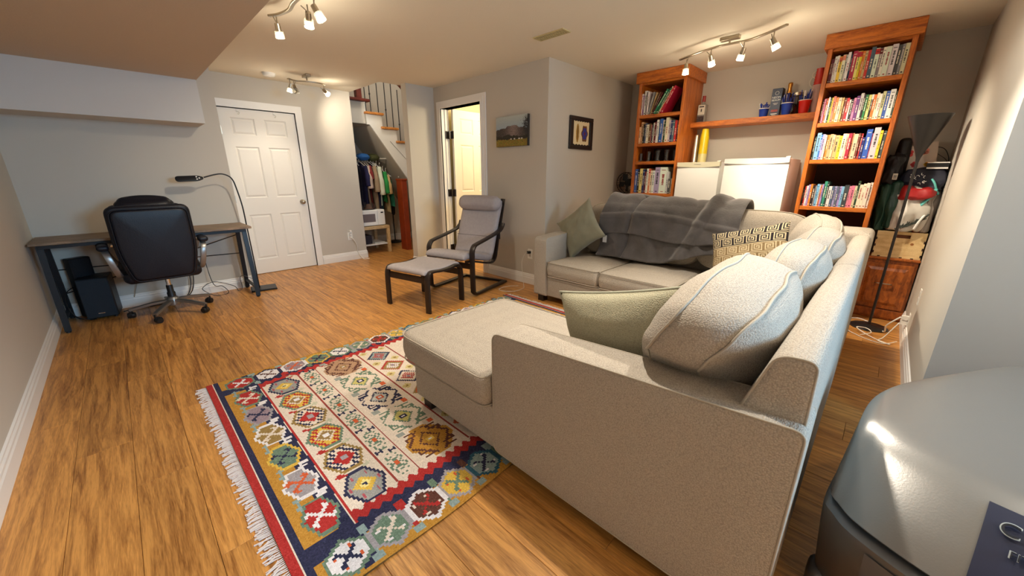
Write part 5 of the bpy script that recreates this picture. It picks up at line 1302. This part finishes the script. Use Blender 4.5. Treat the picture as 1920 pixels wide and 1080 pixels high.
for s in (-1, 1):
    y = s * .275
    MB().tube([(-.245, y, .0)] + smoothpts([(-.245, y, .10), (-.24, y, .30), (-.225, y, .365), (-.185, y, .395), (-.05, y, .385), (.06, y, .385), (.18, y, .395), (.225, y, .365), (.24, y, .30), (.245, y, .10)], 5) + [(.245, y, .0)], .03, 8, ry=.0125, up=(0, 1, 0)).build('side_frame', M_dark, ft, smooth=True, angle=40)
for x in (-.225, .225): MB().box(x - .01, x + .01, -.27, .27, .285, .345).build('cross_rail', M_dark, ft)
swept_cushion('seat_cushion', [(-.255, .375), (-.20, .395), (-.05, .385), (.06, .385), (.20, .398), (.255, .38)], .055, .262, M_cush, ft)
# ------------------------------------------------------------ floor lamp
fl_ = E('floor_lamp', (4.36, -.10, 0), 'black torchiere floor lamp with an upturned cone shade in the right corner', 'lamp')
M_lampm = mat('gunmetal', (58, 56, 56), .35, metal=.7)
MB().lathe([(0, 0), (.128, 0), (.13, .006), (.12, .014), (.03, .024), (.014, .03), (0, .03)], n=32).build('base', M_lampm, fl_, smooth=True, angle=40)
MB().cyl((0, 0, .028), (0, 0, 1.39), .0095, n=12).build('pole', M_lampm, fl_, smooth=True, angle=40)
MB().lathe([(.010, 1.37), (.014, 1.40), (.030, 1.45), (.060, 1.53), (.122, 1.70), (.120, 1.70), (.056, 1.53), (.02, 1.46), (0, 1.455)], n=40).build('cone_shade', M_lampm, fl_, smooth=True, angle=60)
# ------------------------------------------------------------ file cabinet and crate
fc = E('file_cabinet', (4.86, -.135, 0), 'carved golden oak file cabinet standing in the right corner', 'cabinet')
FO = (4.86, -.135, 0)
MB(FO).bevbox(4.69, 5.04, -.302, .055, .0, .55, .004).build('body', M_cab, fc)
MB(FO).bevbox(4.665, 5.045, -.308, .062, .55, .572, .005).build('top', M_cab, fc)
MB(FO).bevbox(4.676, 4.70, -.305, .058, .02, .095, .004).build('plinth', M_cab, fc)
dr = MB(FO).bevbox(4.672, 4.690, -.285, .038, .105, .515, .004).build('drawer_front', M_cab, fc)
n_ = [(-.255, .14), (.008, .14), (.008, .48), (-.255, .48)]
b = MB(FO); o_ = [(4.672, y, z) for y, z in n_]; i_ = [(4.662, -.1235 + (y + .1235) * .82, .31 + (z - .31) * .86) for y, z in n_]
b.add(o_ + i_, [(4, 5, 6, 7)] + [(k, (k + 1) % 4, 4 + (k + 1) % 4, 4 + k) for k in range(4)]); b.build('raised_panel', M_cab, dr)
MB(FO).tube(smoothpts([(4.660, -.065, .335), (4.640, -.075, .34), (4.638, -.12, .34), (4.640, -.165, .34), (4.660, -.175, .335)], 4), .005, 8).build('handle', M_steel, dr, smooth=True)
cr = E('wooden_crate', (4.86, -.15, .572), 'pale pine finger-jointed crate with handle slot on the file cabinet', 'crate', rz=R(0))
M_pine = wood('pale_pine', (196, 160, 106), (232, 206, 152), .6, scale=(1, 2, 8), grain=2.0, bump=.1)
CO = (4.86, -.15, .572)
yl, yr_, z0, z1 = .008, -.300, .5725, .80
# front board with a slot: four boards around the opening
b = MB(CO); b.box(4.70, 4.712, yr_, yl, z0, .745).box(4.70, 4.712, yr_, yl, .775, z1).box(4.70, 4.712, yr_, -.205, .745, .775).box(4.70, 4.712, -.10, yl, .745, .775); fb = b.build('front_board', M_pine, cr)
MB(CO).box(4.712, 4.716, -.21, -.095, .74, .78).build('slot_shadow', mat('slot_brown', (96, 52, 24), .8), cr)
for y in (yl - .012, yr_): MB(CO).box(4.712, 5.0, y, y + .012, z0, z1).build('side_board', M_pine, cr)
MB(CO).box(4.988, 5.0, yr_ + .012, yl - .012, z0, z1).build('back_board', M_pine, cr)
MB(CO).box(4.712, 4.988, yr_ + .012, yl - .012, z0, z0 + .012).build('base_board', M_pine, cr)
jb = MB(CO)
for z in (.60, .66, .72): jb.box(4.6985, 4.70, yl - .009, yl, z, z + .022); jb.box(4.6985, 4.70, yr_, yr_ + .009, z - .01, z + .012)
for y in (-.03, -.10, -.17, -.24): jb.box(4.6985, 4.70, y - .018, y, z0, z0 + .008)
jb.build('burnt_joints', mat('burnt_wood', (52, 26, 12), .8), cr)['kind'] = 'stuff'
MB(CO).cyl((4.699, -.225, .70), (4.70, -.225, .70), .011, n=14).build('knot', mat('knot_brown', (150, 96, 48), .7), cr)
# ------------------------------------------------------------ bags and odds and ends piled in the corner
def bag(name, c, size, m, label, cat='bag', seed=1, amp=.035, flat=.25, rz=0.0, handles=None, parent=None, tilt=0.0):
    r = E(name, c, label, cat, rz=rz) if parent is None else parent
    bm = bmesh.new(); bmesh.ops.create_cube(bm, size=1); bmesh.ops.subdivide_edges(bm, edges=bm.edges[:], cuts=11, use_grid_fill=True)
    for v_ in bm.verts:
        p = v_.co * 2; L = max(abs(p.x), abs(p.y), abs(p.z)); s_ = p.normalized() * 1.25
        p = p.lerp(s_, .42)
        nn = noise.noise_vector(Vector((p.x * 1.3 + seed, p.y * 1.3, p.z * 1.3))) * amp * 2 + noise.noise_vector(Vector((p.x * 4 + seed, p.y * 4, p.z * 4))) * amp * .7
        q = Vector((p.x * size[0] / 2, p.y * size[1] / 2, p.z * size[2] / 2)) + nn
        q.z = max(q.z, -size[2] / 2)
        if q.z > 0: q.x *= 1 - flat * q.z / size[2] * 1.2
        v_.co = Matrix.Rotation(tilt, 3, 'X') @ q + Vector((0, 0, size[2] / 2 if not tilt else size[2] / 2 + .01))
    me = bpy.data.meshes.new('bag_body'); bm.to_mesh(me); bm.free(); me.materials.append(m); me.polygons.foreach_set('use_smooth', [True] * len(me.polygons))
    o = bpy.data.objects.new('bag_body', me); C.objects.link(o); o.parent = r
    md = o.modifiers.new('s', 'SUBSURF'); md.levels = 1; md.render_levels = 1
    if handles:
        for hy in (-.04, .04):
            MB().tube(smoothpts([(-size[0] * .3, hy, size[2] * .9), (-size[0] * .32, hy * 1.3, size[2] * 1.15), (0, hy, size[2] * 1.28), (size[0] * .2, hy, size[2] * 1.05)], 5), .008, 6).build('handle', handles, r, smooth=True)
    return r
bag('shopping_bag', (4.79, .012, .80), (.20, .11, .40), mat('dark_green_bag', (26, 62, 48), .6, bump=('noise', 14, .6)), 'dark green fabric bag standing in the crate beside the right bookcase', seed=4, amp=.012)
kb_ = bag('black_bag', (4.80, .018, 1.185), (.18, .10, .25), mat('black_nylon', (20, 18, 22), .5, bump=('noise', 18, .6)), 'black bag with a small white tag above the green bag', seed=9, amp=.014)
MB().box(-.112, -.108, -.035, -.005, .05, .10).build('white_tag', mat('tag_cream', (212, 206, 190), .8), kb_)
for z in (.06, .07, .08): MB().box(-.1135, -.112, -.03, -.010, z, z + .005).build('tag_mark', M_black, kb_)
tp = tag(MB((4.90, -.01, 1.19)).rbox((4.90, -.01, 1.385), (.10, .08, .39), .03, crown=(.01, .01, 0)).build('carry_case', mat('black_case', (14, 12, 15), .45), smooth=True), 'tall glossy black case upright behind the floor lamp', 'case')
wb = bag('plastic_bag', (4.80, -.135, .803), (.30, .22, .36), mat('white_carrier', (202, 198, 190), .4, bump=('noise', 12, .7), var=.06, vscale=8), 'white plastic bag with red top standing in the pine crate', seed=14, amp=.022, rz=R(8))
b = MB(); b.rbox((-.02, -.01, .32), (.26, .20, .11), .035, crown=(.01, .01, .01), n=16)
b.v = [tuple(Vector(p) + noise.noise_vector(Vector(p) * 13) * .028) for p in b.v]
b.build('red_panel', mat('carrier_red', (160, 26, 28), .5, bump=('noise', 16, .8)), wb, smooth=True)
# dark branch print and aqua handle on it
b = MB()
rr = random.Random(11)
for k in range(22):
    y = .06 - k * .007; z = .03 + k * .004
    b.tube([(-.168, y, z), (-.168, y + rr.uniform(-.02, .0), z + rr.uniform(.01, .035))], .0035, 4)
b.tube([(-.167, .07, .025), (-.167, .0, .055), (-.167, -.07, .10), (-.160, -.11, .16)], .007, 5); b.build('dark_branch_print', mat('branch_print', (50, 56, 50), .7), wb)
MB().tube(smoothpts([(-.17, -.045, .03), (-.175, -.06, .09), (-.172, -.075, .13), (-.165, -.085, .15)], 4), .009, 6).build('white_strap', M_trim, wb, smooth=True)
gb = bag('plastic_bag', (4.82, -.245, .803), (.26, .10, .34), mat('grey_carrier', (150, 140, 132), .45, bump=('noise', 13, .7)), 'crumpled grey plastic bag in the crate next to the wall', seed=21, amp=.018)
MB().tube(smoothpts([(-.15, .06, .20), (-.15, .03, .25), (-.14, .0, .30), (-.12, -.02, .36)], 4), .012, 6, ry=.004).build('aqua_strap', mat('aqua', (90, 176, 170), .5), gb, smooth=True)
rc = tag(MB((4.80, -.20, .83)).rbox((4.76, -.235, .825), (.08, .09, .05), .02, crown=(.01, .01, .01)).build('red_cloth', mat('pink_red_cloth', (178, 70, 64), .8, bump=('noise', 20, .6)), smooth=True), 'crumpled pinkish red cloth at the crate corner by the wall', 'cloth')
gcl = bag('green_wrap', (4.78, -.035, .82), (.22, .07, .40), mat('bottle_green_wrap', (16, 56, 44), .45, bump=('noise', 40, .9)), 'shiny bottle green wrapped parcel behind the floor lamp pole', 'parcel', seed=31, amp=.01)
nb = bag('navy_bag', (4.86, -.175, 1.14), (.26, .26, .18), mat('navy_cloth', (24, 26, 44), .7, bump=('noise', 16, .6)), 'dark navy bag with white squiggle print lying on the carrier bags', seed=41, amp=.015)
b = MB(); rr = random.Random(4)
for k in range(16):
    y = .02 + rr.uniform(-.05, .07); z = .09 + rr.uniform(-.03, .06); a = rr.uniform(0, PI)
    b.tube(smoothpts([(-.150, y, z), (-.152, y + .012 * math.cos(a), z + .012 * math.sin(a)), (-.150, y + .02 * math.cos(a + .8), z + .02 * math.sin(a + .8))], 3), .002, 4)
b.build('squiggle_print', M_trim, nb)
MB().tube(smoothpts([(-.13, -.05, .10), (-.15, -.07, .07), (-.15, -.09, .02), (-.14, -.11, -.02)], 4), .008, 6).build('aqua_ribbon', mat('aqua', None), nb, smooth=True)
fb_ = E('floral_gift_bag', (4.93, -.12, 1.315), 'translucent gift bag printed with red and yellow flowers', 'bag')
b = MB(); b.prism([(-.115, 0), (.10, .0), (.085, .19), (-.085, .23)], -.04, .04, 'x'); b.build('bag_body', mat('floral_paper', (206, 190, 178), .6, bump=('noise', 14, .5)), fb_)
def flower(y, z, r, c):
    b = MB()
    for k in range(5):
        a = 2 * PI * k / 5; b.cyl((-.042, y + r * .6 * math.cos(a), z + r * .6 * math.sin(a)), (-.040, y + r * .6 * math.cos(a), z + r * .6 * math.sin(a)), r * .55, n=10)
    return b.build('flower_print', c, fb_)
flower(.075, .135, .030, mat('flower_red', (206, 66, 66), .7)); flower(.02, .045, .022, mat('flower_red', None)); flower(-.055, .045, .018, mat('flower_yellow', (226, 176, 60), .7)); flower(-.02, .15, .026, mat('flower_pink', (222, 140, 124), .7))
MB().tube(smoothpts([(0, -.06, .19), (0, -.13, .17), (0, -.17, .10), (0, -.175, .05)], 5), .003, 6).tube(smoothpts([(0, -.05, .16), (0, -.10, .13), (0, -.16, .08), (0, -.175, .03)], 5), .002, 6).build('cord_handle', M_lampm, fb_, smooth=True)
bk2 = E('flat_box', (4.86, -.235, 1.322), 'flat white-edged dark box lying against the right wall', 'box')
MB().box(-.12, .10, -.06, .06, 0, .012).build('lower_board', M_trim, bk2); MB().box(-.12, .10, -.06, .06, .012, .045).build('dark_core', M_black, bk2); MB().box(-.125, .10, -.062, .06, .045, .053).build('upper_board', M_trim, bk2)
# dark round-guard fan behind the sofa in the far corner
fn = E('pedestal_fan', (4.85, 2.53, 0), 'black round wire-guard fan behind the sofa in the far left corner', 'fan')
MB().lathe([(0, 0), (.11, 0), (.11, .012), (.03, .03), (0, .03)], n=24).build('base', M_black, fn, smooth=True, angle=40)
MB().cyl((0, 0, .03), (0, 0, 1.0), .012, n=10).build('pole', M_black, fn)
b = MB(); Mf = Matrix.Translation((-.05, 0, 1.17)) @ Matrix.Rotation(R(-10), 4, 'Z'); b.M = Mf
for rr_, x in ((.13, -.0), (.13, -.06), (.09, -.075), (.05, -.085)): b.tube([(x, rr_ * math.cos(2 * PI * k / 30), rr_ * math.sin(2 * PI * k / 30)) for k in range(30)], .005 if rr_ > .12 else .002, 6, closed=True)
for k in range(24): a = 2 * PI * k / 24; b.tube([(0, .13 * math.cos(a), .13 * math.sin(a)), (-.06, .13 * math.cos(a), .13 * math.sin(a)), (-.085, .03 * math.cos(a), .03 * math.sin(a))], .0015, 4)
b.build('wire_guard', M_black, fn)
b = MB(); b.M = Mf; b.cyl((.0, 0, 0), (.09, 0, 0), .05, .035, 16)
b.build('motor', M_black, fn)
for k in range(4):
    b = MB(); b.M = Mf @ Matrix.Rotation(R(90 * k), 4, 'X'); b.add([(-.03, .012, .02), (-.045, .05, .03), (-.045, .055, .11), (-.02, -.01, .115), (-.02, -.01, .03)], [(0, 1, 2, 3, 4)]); b.build('blade', M_black, fn)
# ------------------------------------------------------------ exercise machine housing, front right
M_sil = mat('silver_grey_plastic', (140, 138, 134), .32, metal=.6, bump=('noise', 220, .05))
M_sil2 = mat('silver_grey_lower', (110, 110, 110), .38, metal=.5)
MO = (1.75, -.65, 0)
em = E('exercise_machine', MO, 'large silver-grey exercise machine housing with dark badge panel in the near right corner', 'machine')
plan = smoothpts([(1.41, -.075, 0), (1.67, -.125, 0), (1.99, -.31, 0), (2.24, -.50, 0), (2.36, -.78, 0), (2.25, -1.06, 0), (1.92, -1.2, 0), (1.52, -1.18, 0), (1.30, -1.0, 0), (1.215, -.72, 0), (1.205, -.45, 0), (1.232, -.28, 0), (1.285, -.155, 0), (1.335, -.10, 0)], 8, closed=True)
plan = [(p[0], p[1]) for p in plan]; cxm, cym = 1.75, -.62
def shell(levels, name, m, par=em, r0=0, r1=None, off=0.0, sub=None):
    """levels: (z, outward offset); closed loops of the plan pushed outward"""
    n = len(plan); vs = []
    nrm = []
    for i in range(n):
        a = Vector(plan[i - 1]); b_ = Vector(plan[(i + 1) % n]); t = (b_ - a).normalized(); nn = Vector((t.y, -t.x))
        if nn.dot(Vector(plan[i]) - Vector((cxm, cym))) < 0: nn = -nn
        nrm.append(nn)
    idx = list(range(n)) if sub is None else sub
    for z, d in levels:
        for i in idx:
            w = max(0.0, min(1.0, (2.05 - plan[i][0]) / .75)); w = w * w * (3 - 2 * w)
            if isinstance(d, tuple): p = Vector((plan[i][0] + d[0] * w, plan[i][1] + d[1] * w)) + nrm[i] * off
            else: p = Vector((cxm, cym)).lerp(Vector(plan[i]), 1 + d)
            vs.append((p.x, p.y, z))
    k = len(idx); fs = []
    for l in range(len(levels) - 1):
        for i in range(k if sub is None else k - 1):
            j = (i + 1) % k; fs.append((l * k + i, l * k + j, (l + 1) * k + j, (l + 1) * k + i))
    if sub is None and name != 'badge_panel': fs.append(tuple(range((len(levels) - 1) * k, len(levels) * k)))
    return MB(MO).add(vs, fs).build(name, m, par, smooth=True, angle=50)
UPL = [(.446, (-.180, .026)), (.455, (-.188, .028)), (.49, (-.155, .024)), (.52, (-.118, .018)), (.55, (-.078, .012)), (.575, (-.040, .006)), (.590, (-.014, .002))]
up = shell(UPL + [(.600, -.020), (.606, -.05), (.611, -.11), (.616, -.2), (.621, -.4), (.625, -.6), (.627, -.8), (.628, -.97)], 'upper_shell', M_sil)
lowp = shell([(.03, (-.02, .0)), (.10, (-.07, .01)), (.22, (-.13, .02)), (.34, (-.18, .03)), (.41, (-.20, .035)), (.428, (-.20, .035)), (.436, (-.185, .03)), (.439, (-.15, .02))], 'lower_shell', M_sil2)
shell([(.437, (-.170, .022)), (.448, (-.170, .022))], 'seam_gap', mat('seam_black', (22, 22, 24), .6))
sub = [i for i in range(len(plan)) if plan[i][0] < 1.45 and -.86 < plan[i][1] < -.285]
lv = UPL[1:]
bp_ = shell(lv, 'badge_panel', mat('badge_blue', (36, 40, 60), .35), up, off=.006, sub=sub)
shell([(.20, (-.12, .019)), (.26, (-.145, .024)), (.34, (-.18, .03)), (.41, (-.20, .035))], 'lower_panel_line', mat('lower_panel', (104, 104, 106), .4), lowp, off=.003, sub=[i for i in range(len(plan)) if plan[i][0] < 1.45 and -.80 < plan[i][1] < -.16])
# emblem: outlined capitals standing on the panel
Me = Matrix.Translation((1.135, -.405, .515)) 
ex = E('emblem', (0, 0, 0)); ex.parent = bp_
M_emo = mat('emblem_outline', (196, 206, 208), .3, metal=.5); M_emi = mat('emblem_fill', (20, 22, 30), .4)
def on_side(y, z):
    """point on the sloping side of the upper shell"""
    lo = [l for l in UPL[1:] if l[0] <= z][-1]; hi = [l for l in UPL[1:] if l[0] > z][0]; f = (z - lo[0]) / (hi[0] - lo[0])
    dx = lo[1][0] + (hi[1][0] - lo[1][0]) * f; dy = lo[1][1] + (hi[1][1] - lo[1][1]) * f
    c_ = min((p for p in plan if p[0] < 1.5 and p[1] > -.9), key=lambda p: abs(p[1] + dy - y)); return Vector((c_[0] + dx, y, z))
def emb(txt, y, z, size):
    p = on_side(y, z); u = on_side(y, z + .012) - on_side(y, z - .012); r_ = on_side(y - .012, z) - on_side(y + .012, z)
    zx = r_.normalized(); nz_ = zx.cross(u).normalized(); yx = nz_.cross(zx)
    if nz_.x > 0: nz_ = -nz_
    Mx = Matrix((( zx.x, yx.x, nz_.x, 0), (zx.y, yx.y, nz_.y, 0), (zx.z, yx.z, nz_.z, 0), (0, 0, 0, 1)))
    e_ = Mx.to_euler(); p = p + nz_ * .009 - Vector(MO)
    for m_, s_, x_ in ((M_emo, size * 1.0, 0.0), (M_emi, size * .86, .0015)):
        text_obj('emblem_letter', txt, s_, m_, ex, tuple(p + nz_ * x_), e_, .0012)
emb('C', -.322, .562, .046); emb('D', -.358, .562, .046); emb('FIT', -.335, .535, .024)
MB(MO).cyl((1.28, -.085, .03), (1.33, -.085, .03), .03, n=20).build('transport_wheel', M_black, em, smooth=True, angle=40)
b = MB(MO); b.rbox((1.305, -.085, .065), (.10, .07, .10), .03); b.build('wheel_cover', M_sil2, em, smooth=True)
MB(MO).box(1.35, 2.2, -1.05, -.25, .0, .035).build('floor_frame', M_black, em)
# ------------------------------------------------------------ stairs seen through the opening
stp = tag(E('staircase', (3.2, 6.1, 0), 'white staircase with oak treads and dark balusters beyond the opening', 'stairs'))
TO = (3.2, 6.1, 0); RUN, RISE = .248, .200
X0, Z0 = 2.99, 2.215
M_tread = wood('oak_tread', (150, 88, 34), (206, 138, 66), .4, scale=(6, 1.5, 6), grain=3)
M_redw = mat('cherry_wood', (92, 30, 18), .4, var=.15, vscale=20)
M_strw = mat('stringer_white', (228, 227, 222), .6)
ns = 10
for k in range(ns):
    xa = X0 + k * RUN; z = Z0 - k * RISE
    MB(TO).bevbox(xa - .02, xa + RUN + .035, 6.06, 7.04, z - .035, z, .006).build('tread', M_tread, stp)
    MB(TO).box(xa + RUN, xa + RUN + .018, 6.11, 7.04, z - RISE, z - .036).build('riser', M_strw, stp)
# stringer polygon in x-z with sawtooth top
po = [(X0 + .0, Z0 - .036)]
for k in range(ns):
    xa = X0 + k * RUN; z = Z0 - k * RISE
    po += [(xa + RUN, z - .036), (xa + RUN, z - RISE - .036)]
xe = X0 + ns * RUN
po += [(xe, .0), (xe - .35, .0), (4.45, .12), (3.60, 1.25), (3.035, 2.03), (X0, 2.03)]
MB(TO).prism(po, 6.10, 6.13, 'y').build('stringer', M_strw, stp)
MB(TO).tube([(3.36, 6.098, 1.80), (3.75, 6.098, 1.41), (4.3, 6.098, .86)], .004, 4).build('stringer_groove', mat('groove', (120, 118, 112), .8), stp)
# sloping soffit below and the flat landing soffit
b = MB(TO); b.add([(3.035, 6.13, 2.03), (3.60, 6.13, 1.25), (4.45, 6.13, .12), (3.035, 7.05, 2.03), (3.60, 7.05, 1.25), (4.45, 7.05, .12), (2.62, 6.13, 2.03), (2.62, 7.05, 2.03)], [(0, 1, 4, 3), (1, 2, 5, 4), (6, 0, 3, 7)]); b.build('soffit', M_wall, stp)
MB(TO).box(2.62, 2.985, 6.13, 7.05, 2.04, 2.35).build('landing', M_wall, stp)
MB(TO).bevbox(2.62, 3.06, 6.06, 7.05, 2.352, 2.392, .008).build('landing_nosing', M_redw, stp)
MB(TO).box(2.985, 2.995, 6.11, 7.04, 2.18, 2.352).build('riser', M_strw, stp)
k = 0
for x, zb in ((2.70, 2.392), (3.00, 2.215), (3.08, 2.215), (3.205, 2.215), (3.335, 2.015), (3.45, 2.015), (3.56, 1.815), (3.66, 1.815), (3.78, 1.615), (3.90, 1.615)):
    bal = MB(TO).cyl((x, 6.105, zb), (x, 6.105, zb + .78), .0075, n=8)
    if k % 2 == 0 and zb < 2.3: bal.rbox((x, 6.105, zb + .26), (.022, .022, .03), .008)
    bal.build('baluster', M_black, stp, smooth=True, angle=40); k += 1
MB(TO).bevbox(2.86, 2.945, 6.08, 6.165, 2.392, 3.35, .006).build('newel_post', M_redw, stp)
MB(TO).tube([(2.9, 6.105, 3.25), (3.3, 6.105, 2.93), (3.9, 6.105, 2.45)], .03, 8, ry=.026, up=(0, 1, 0)).build('handrail', M_redw, stp, smooth=True, angle=40)
np_ = E('wooden_post', (3.43, 5.92, 0), 'reddish wooden partition post below the stairs at the opening', 'post')
MB().bevbox(-.045, .05, -.04, .14, 0, 1.175, .005).build('post_body', mat('red_oak', (142, 54, 18), .45, var=.15, vscale=14), np_)
MB().bevbox(-.053, .058, -.048, .148, 1.175, 1.205, .005).build('post_cap', mat('red_oak', None), np_)
# ------------------------------------------------------------ side table, microwave, clothes
sdt = E('side_table', (2.87, 6.24, 0), 'light birch side table carrying the microwave under the stairs', 'table')
M_birch = wood('birch', (176, 142, 96), (214, 184, 136), .5, scale=(5, 1.5, 5), grain=3, bump=.05)
MB().bevbox(-.245, .275, -.265, .265, .405, .455, .004).build('tabletop', M_birch, sdt)
for x in (-.22, .25):
    for y in (-.24, .24): MB().bevbox(x - .025, x + .025, y - .025, y + .025, 0, .405, .003).build('leg', M_birch, sdt)
MB().box(-.22, .25, -.24, .24, .14, .155).build('lower_shelf', M_trim, sdt)
bx2 = tag(MB((2.75, 6.2, .156)).bevbox(2.68, 2.86, 6.08, 6.30, .156, .30, .004).build('storage_box', mat('dark_box', (34, 28, 40), .7)), 'dark box on the lower shelf of the birch table', 'box')
pp_ = tag(MB((3.0, 6.2, .156)).box(2.90, 3.08, 6.06, 6.3, .156, .166).box(2.91, 3.07, 6.07, 6.29, .166, .173).build('papers', mat('paper_white', (206, 204, 200), .9)), 'flat papers on the lower shelf of the birch table', 'papers')
mw = E('microwave', (2.86, 6.14, .455), 'white microwave oven on the birch table under the stairs', 'microwave')
MB().bevbox(-.235, .235, -.125, .20, .008, .262, .006).build('casing', M_white, mw)
MB().bevbox(-.23, .10, -.138, -.125, .014, .255, .004).build('door', M_white, mw)
MB().box(-.20, .06, -.1395, -.138, .07, .20).build('window', mat('mw_window', (116, 106, 108), .25), mw)
MB().bevbox(.105, .23, -.136, -.125, .014, .255, .003).build('control_panel', M_white, mw)
MB().box(.16, .205, -.1375, -.136, .205, .225).build('display', M_black, mw)
for x in (-.2, .2): MB().box(x - .015, x + .015, -.1, .18, 0, .008).build('foot', M_black, mw)
hp = E('hat_pile', (2.86, 6.16, .718), 'heap of brown and black hats on top of the microwave', 'hats')
for k, (x, y, s, c) in enumerate(((-.10, -.02, .13, (44, 34, 34)), (.02, -.04, .15, (96, 72, 58)), (.12, .03, .12, (70, 50, 40)), (.0, .07, .14, (36, 30, 34)))):
    b = MB(); b.lathe([(s * .5, 0), (s * .5, .004), (s * .33, .012), (s * .31, .05), (s * .2, .075), (0, .08)], (x, y, 0 + .012 * k), 18); b.build('hat', mat('hat_%d' % k, c, .9, bump=('noise', 30, .8)), hp, smooth=True)
rail = tag(MB((3.0, 6.36, 1.53)).cyl((2.62, 6.36, 1.535), (3.62, 6.36, 1.535), .011, n=10).cyl((2.625, 6.36, 0), (2.625, 6.36, 1.535), .010, n=8).cyl((3.61, 6.36, 1.22), (3.61, 6.36, 1.535), .010, n=8).build('clothes_rail', M_wplastic), 'clothes rail under the stairs', 'rail')
def garment(x, col, w, L, sleeve, label, seed, th=.05, top=None, zt=1.47):
    x = 2.85 + (x - 2.70) * .76; w *= 1.08; L *= 1.04
    r = E('hanging_garment', (x, 6.36, zt), label, 'clothing', 'clothes hanging under the stairs', rz=R(-6 + 12 * noise.noise(Vector((seed, .3, .2)))))
    MB().tube(smoothpts([(0, -w * .42, -.06), (0, -.03, .0), (0, 0, .02), (0, .005, .06), (0, -.012, .085), (0, -.022, .07)], 4) , .004, 6).tube([(0, 0, .015), (0, w * .42, -.06)], .004, 6).build('hanger', M_wplastic, r, smooth=True)
    n, m = 16, 18; vs = []; fs = []
    for side in (-1, 1):
        for j in range(m + 1):
            v_ = j / m
            half = w * (.13 + .37 * min(1, v_ * 7)) * (1 + .05 * math.sin(v_ * 5 + seed)) 
            for i in range(n + 1):
                u = -1 + 2 * i / n; y = u * half
                z = -L * v_ - (.05 * abs(u) ** 1.5 if v_ < .02 else .05 * abs(u))
                t = th / 2 * (1 - u ** 4) * (0.5 + .5 * min(1, v_ * 4)) + .008 * math.sin(u * 9 + seed + v_ * 2) * v_
                vs.append((side * t + .01 * math.sin(v_ * 3 + seed), y, z))
    w_ = n + 1; base = (m + 1) * w_
    for s in (0, 1):
        for j in range(m):
            for i in range(n):
                q = [s * base + j * w_ + i, s * base + j * w_ + i + 1, s * base + (j + 1) * w_ + i + 1, s * base + (j + 1) * w_ + i]; fs.append(tuple(q if s else q[::-1]))
    mt = mat('cloth_%d_%d_%d' % col, col, .92, bump=('noise', 30, .5), var=.12, vscale=8)
    MB().add(vs, fs).build('garment_body', mt, r, smooth=True)
    if sleeve:
        for s in (-1, 1): MB().tube(smoothpts([(0, s * w * .46, -.07), (0, s * w * .56, -.07 - sleeve * .5), (.01, s * w * .54, -.07 - sleeve)], 4), [.035] * 4 + [.045] * 4 + [.05], 10).build('sleeve', mat('cloth_%d_%d_%d' % (top or col), top or col, .92, bump=('noise', 30, .5), var=.12, vscale=8), r, smooth=True)
    return r
garment(2.70, (22, 20, 40), .44, .62, 0, 'black garment hanging furthest left under the stairs', 1)
garment(2.78, (30, 28, 66), .44, .66, .3, 'dark navy shirt hanging beside the black garment', 2)
garment(2.86, (190, 168, 150), .44, .70, .34, 'beige shirt with pale sleeve hanging under the stairs', 3)
garment(2.92, (120, 34, 32), .42, .72, .2, 'dark red shirt hanging right of the beige shirt', 4, th=.03)
garment(2.98, (150, 130, 104), .42, .74, .4, 'tan garment hanging between dark red and navy', 5, th=.035)
garment(3.04, (28, 26, 52), .43, .80, 0, 'long dark navy garment in the middle of the clothes rail', 6)
garment(3.10, (206, 214, 196), .43, .62, .44, 'white and mint sleeved shirt on the clothes rail', 7, th=.04, zt=1.46)
garment(3.17, (30, 60, 66), .42, .74, 0, 'dark teal garment behind the bright green shirt', 8, zt=1.42)
garment(3.24, (36, 136, 66), .42, .50, .34, 'bright green shirt hanging under the stairs', 9, zt=1.38)
garment(3.31, (190, 164, 118), .42, .62, .3, 'sand coloured jacket hanging right of the green shirt', 10, zt=1.33)
garment(3.38, (28, 110, 84), .40, .50, 0, 'teal green top at the right end of the clothes rail', 11, zt=1.30)
for (x, y, z, s, c, lb) in ((2.98, 6.37, 1.55, (.17, .22, .08), (40, 96, 160), 'blue cloth bundle piled above the hangers'), (3.17, 6.42, 1.545, (.18, .22, .09), (74, 78, 44), 'olive cloth bundle piled above the hangers')):
    b = MB((x, y, z)); b.rbox((x, y, z), s, .05, crown=(.02, .02, .02)); tag(b.build('cloth_bundle', mat('bundle_%d' % c[0], c, .9, bump=('noise', 25, 1.0)), smooth=True), lb, 'cloth')
ts = E('music_stand', (3.66, 6.78, 0), 'tall black stand with a draped black bag beyond the clothes', 'stand')
MB().lathe([(0, 0), (.13, 0), (.13, .02), (.02, .05), (0, .05)], n=20).build('base', M_black, ts, smooth=True, angle=40)
MB().cyl((0, 0, .03), (0, 0, 1.25), .012, n=8).build('pole', M_black, ts)
b = MB(); b.rbox((-.02, 0, 1.30), (.12, .16, .26), .05, crown=(.01, .02, .02)); b.build('draped_bag', mat('black_nylon', None), ts, smooth=True)
b = MB(); b.rbox((0, -.02, .72), (.06, .07, .36), .025, crown=(.01, .01, .02)); b.build('lower_pouch', mat('black_nylon', None), ts, smooth=True)
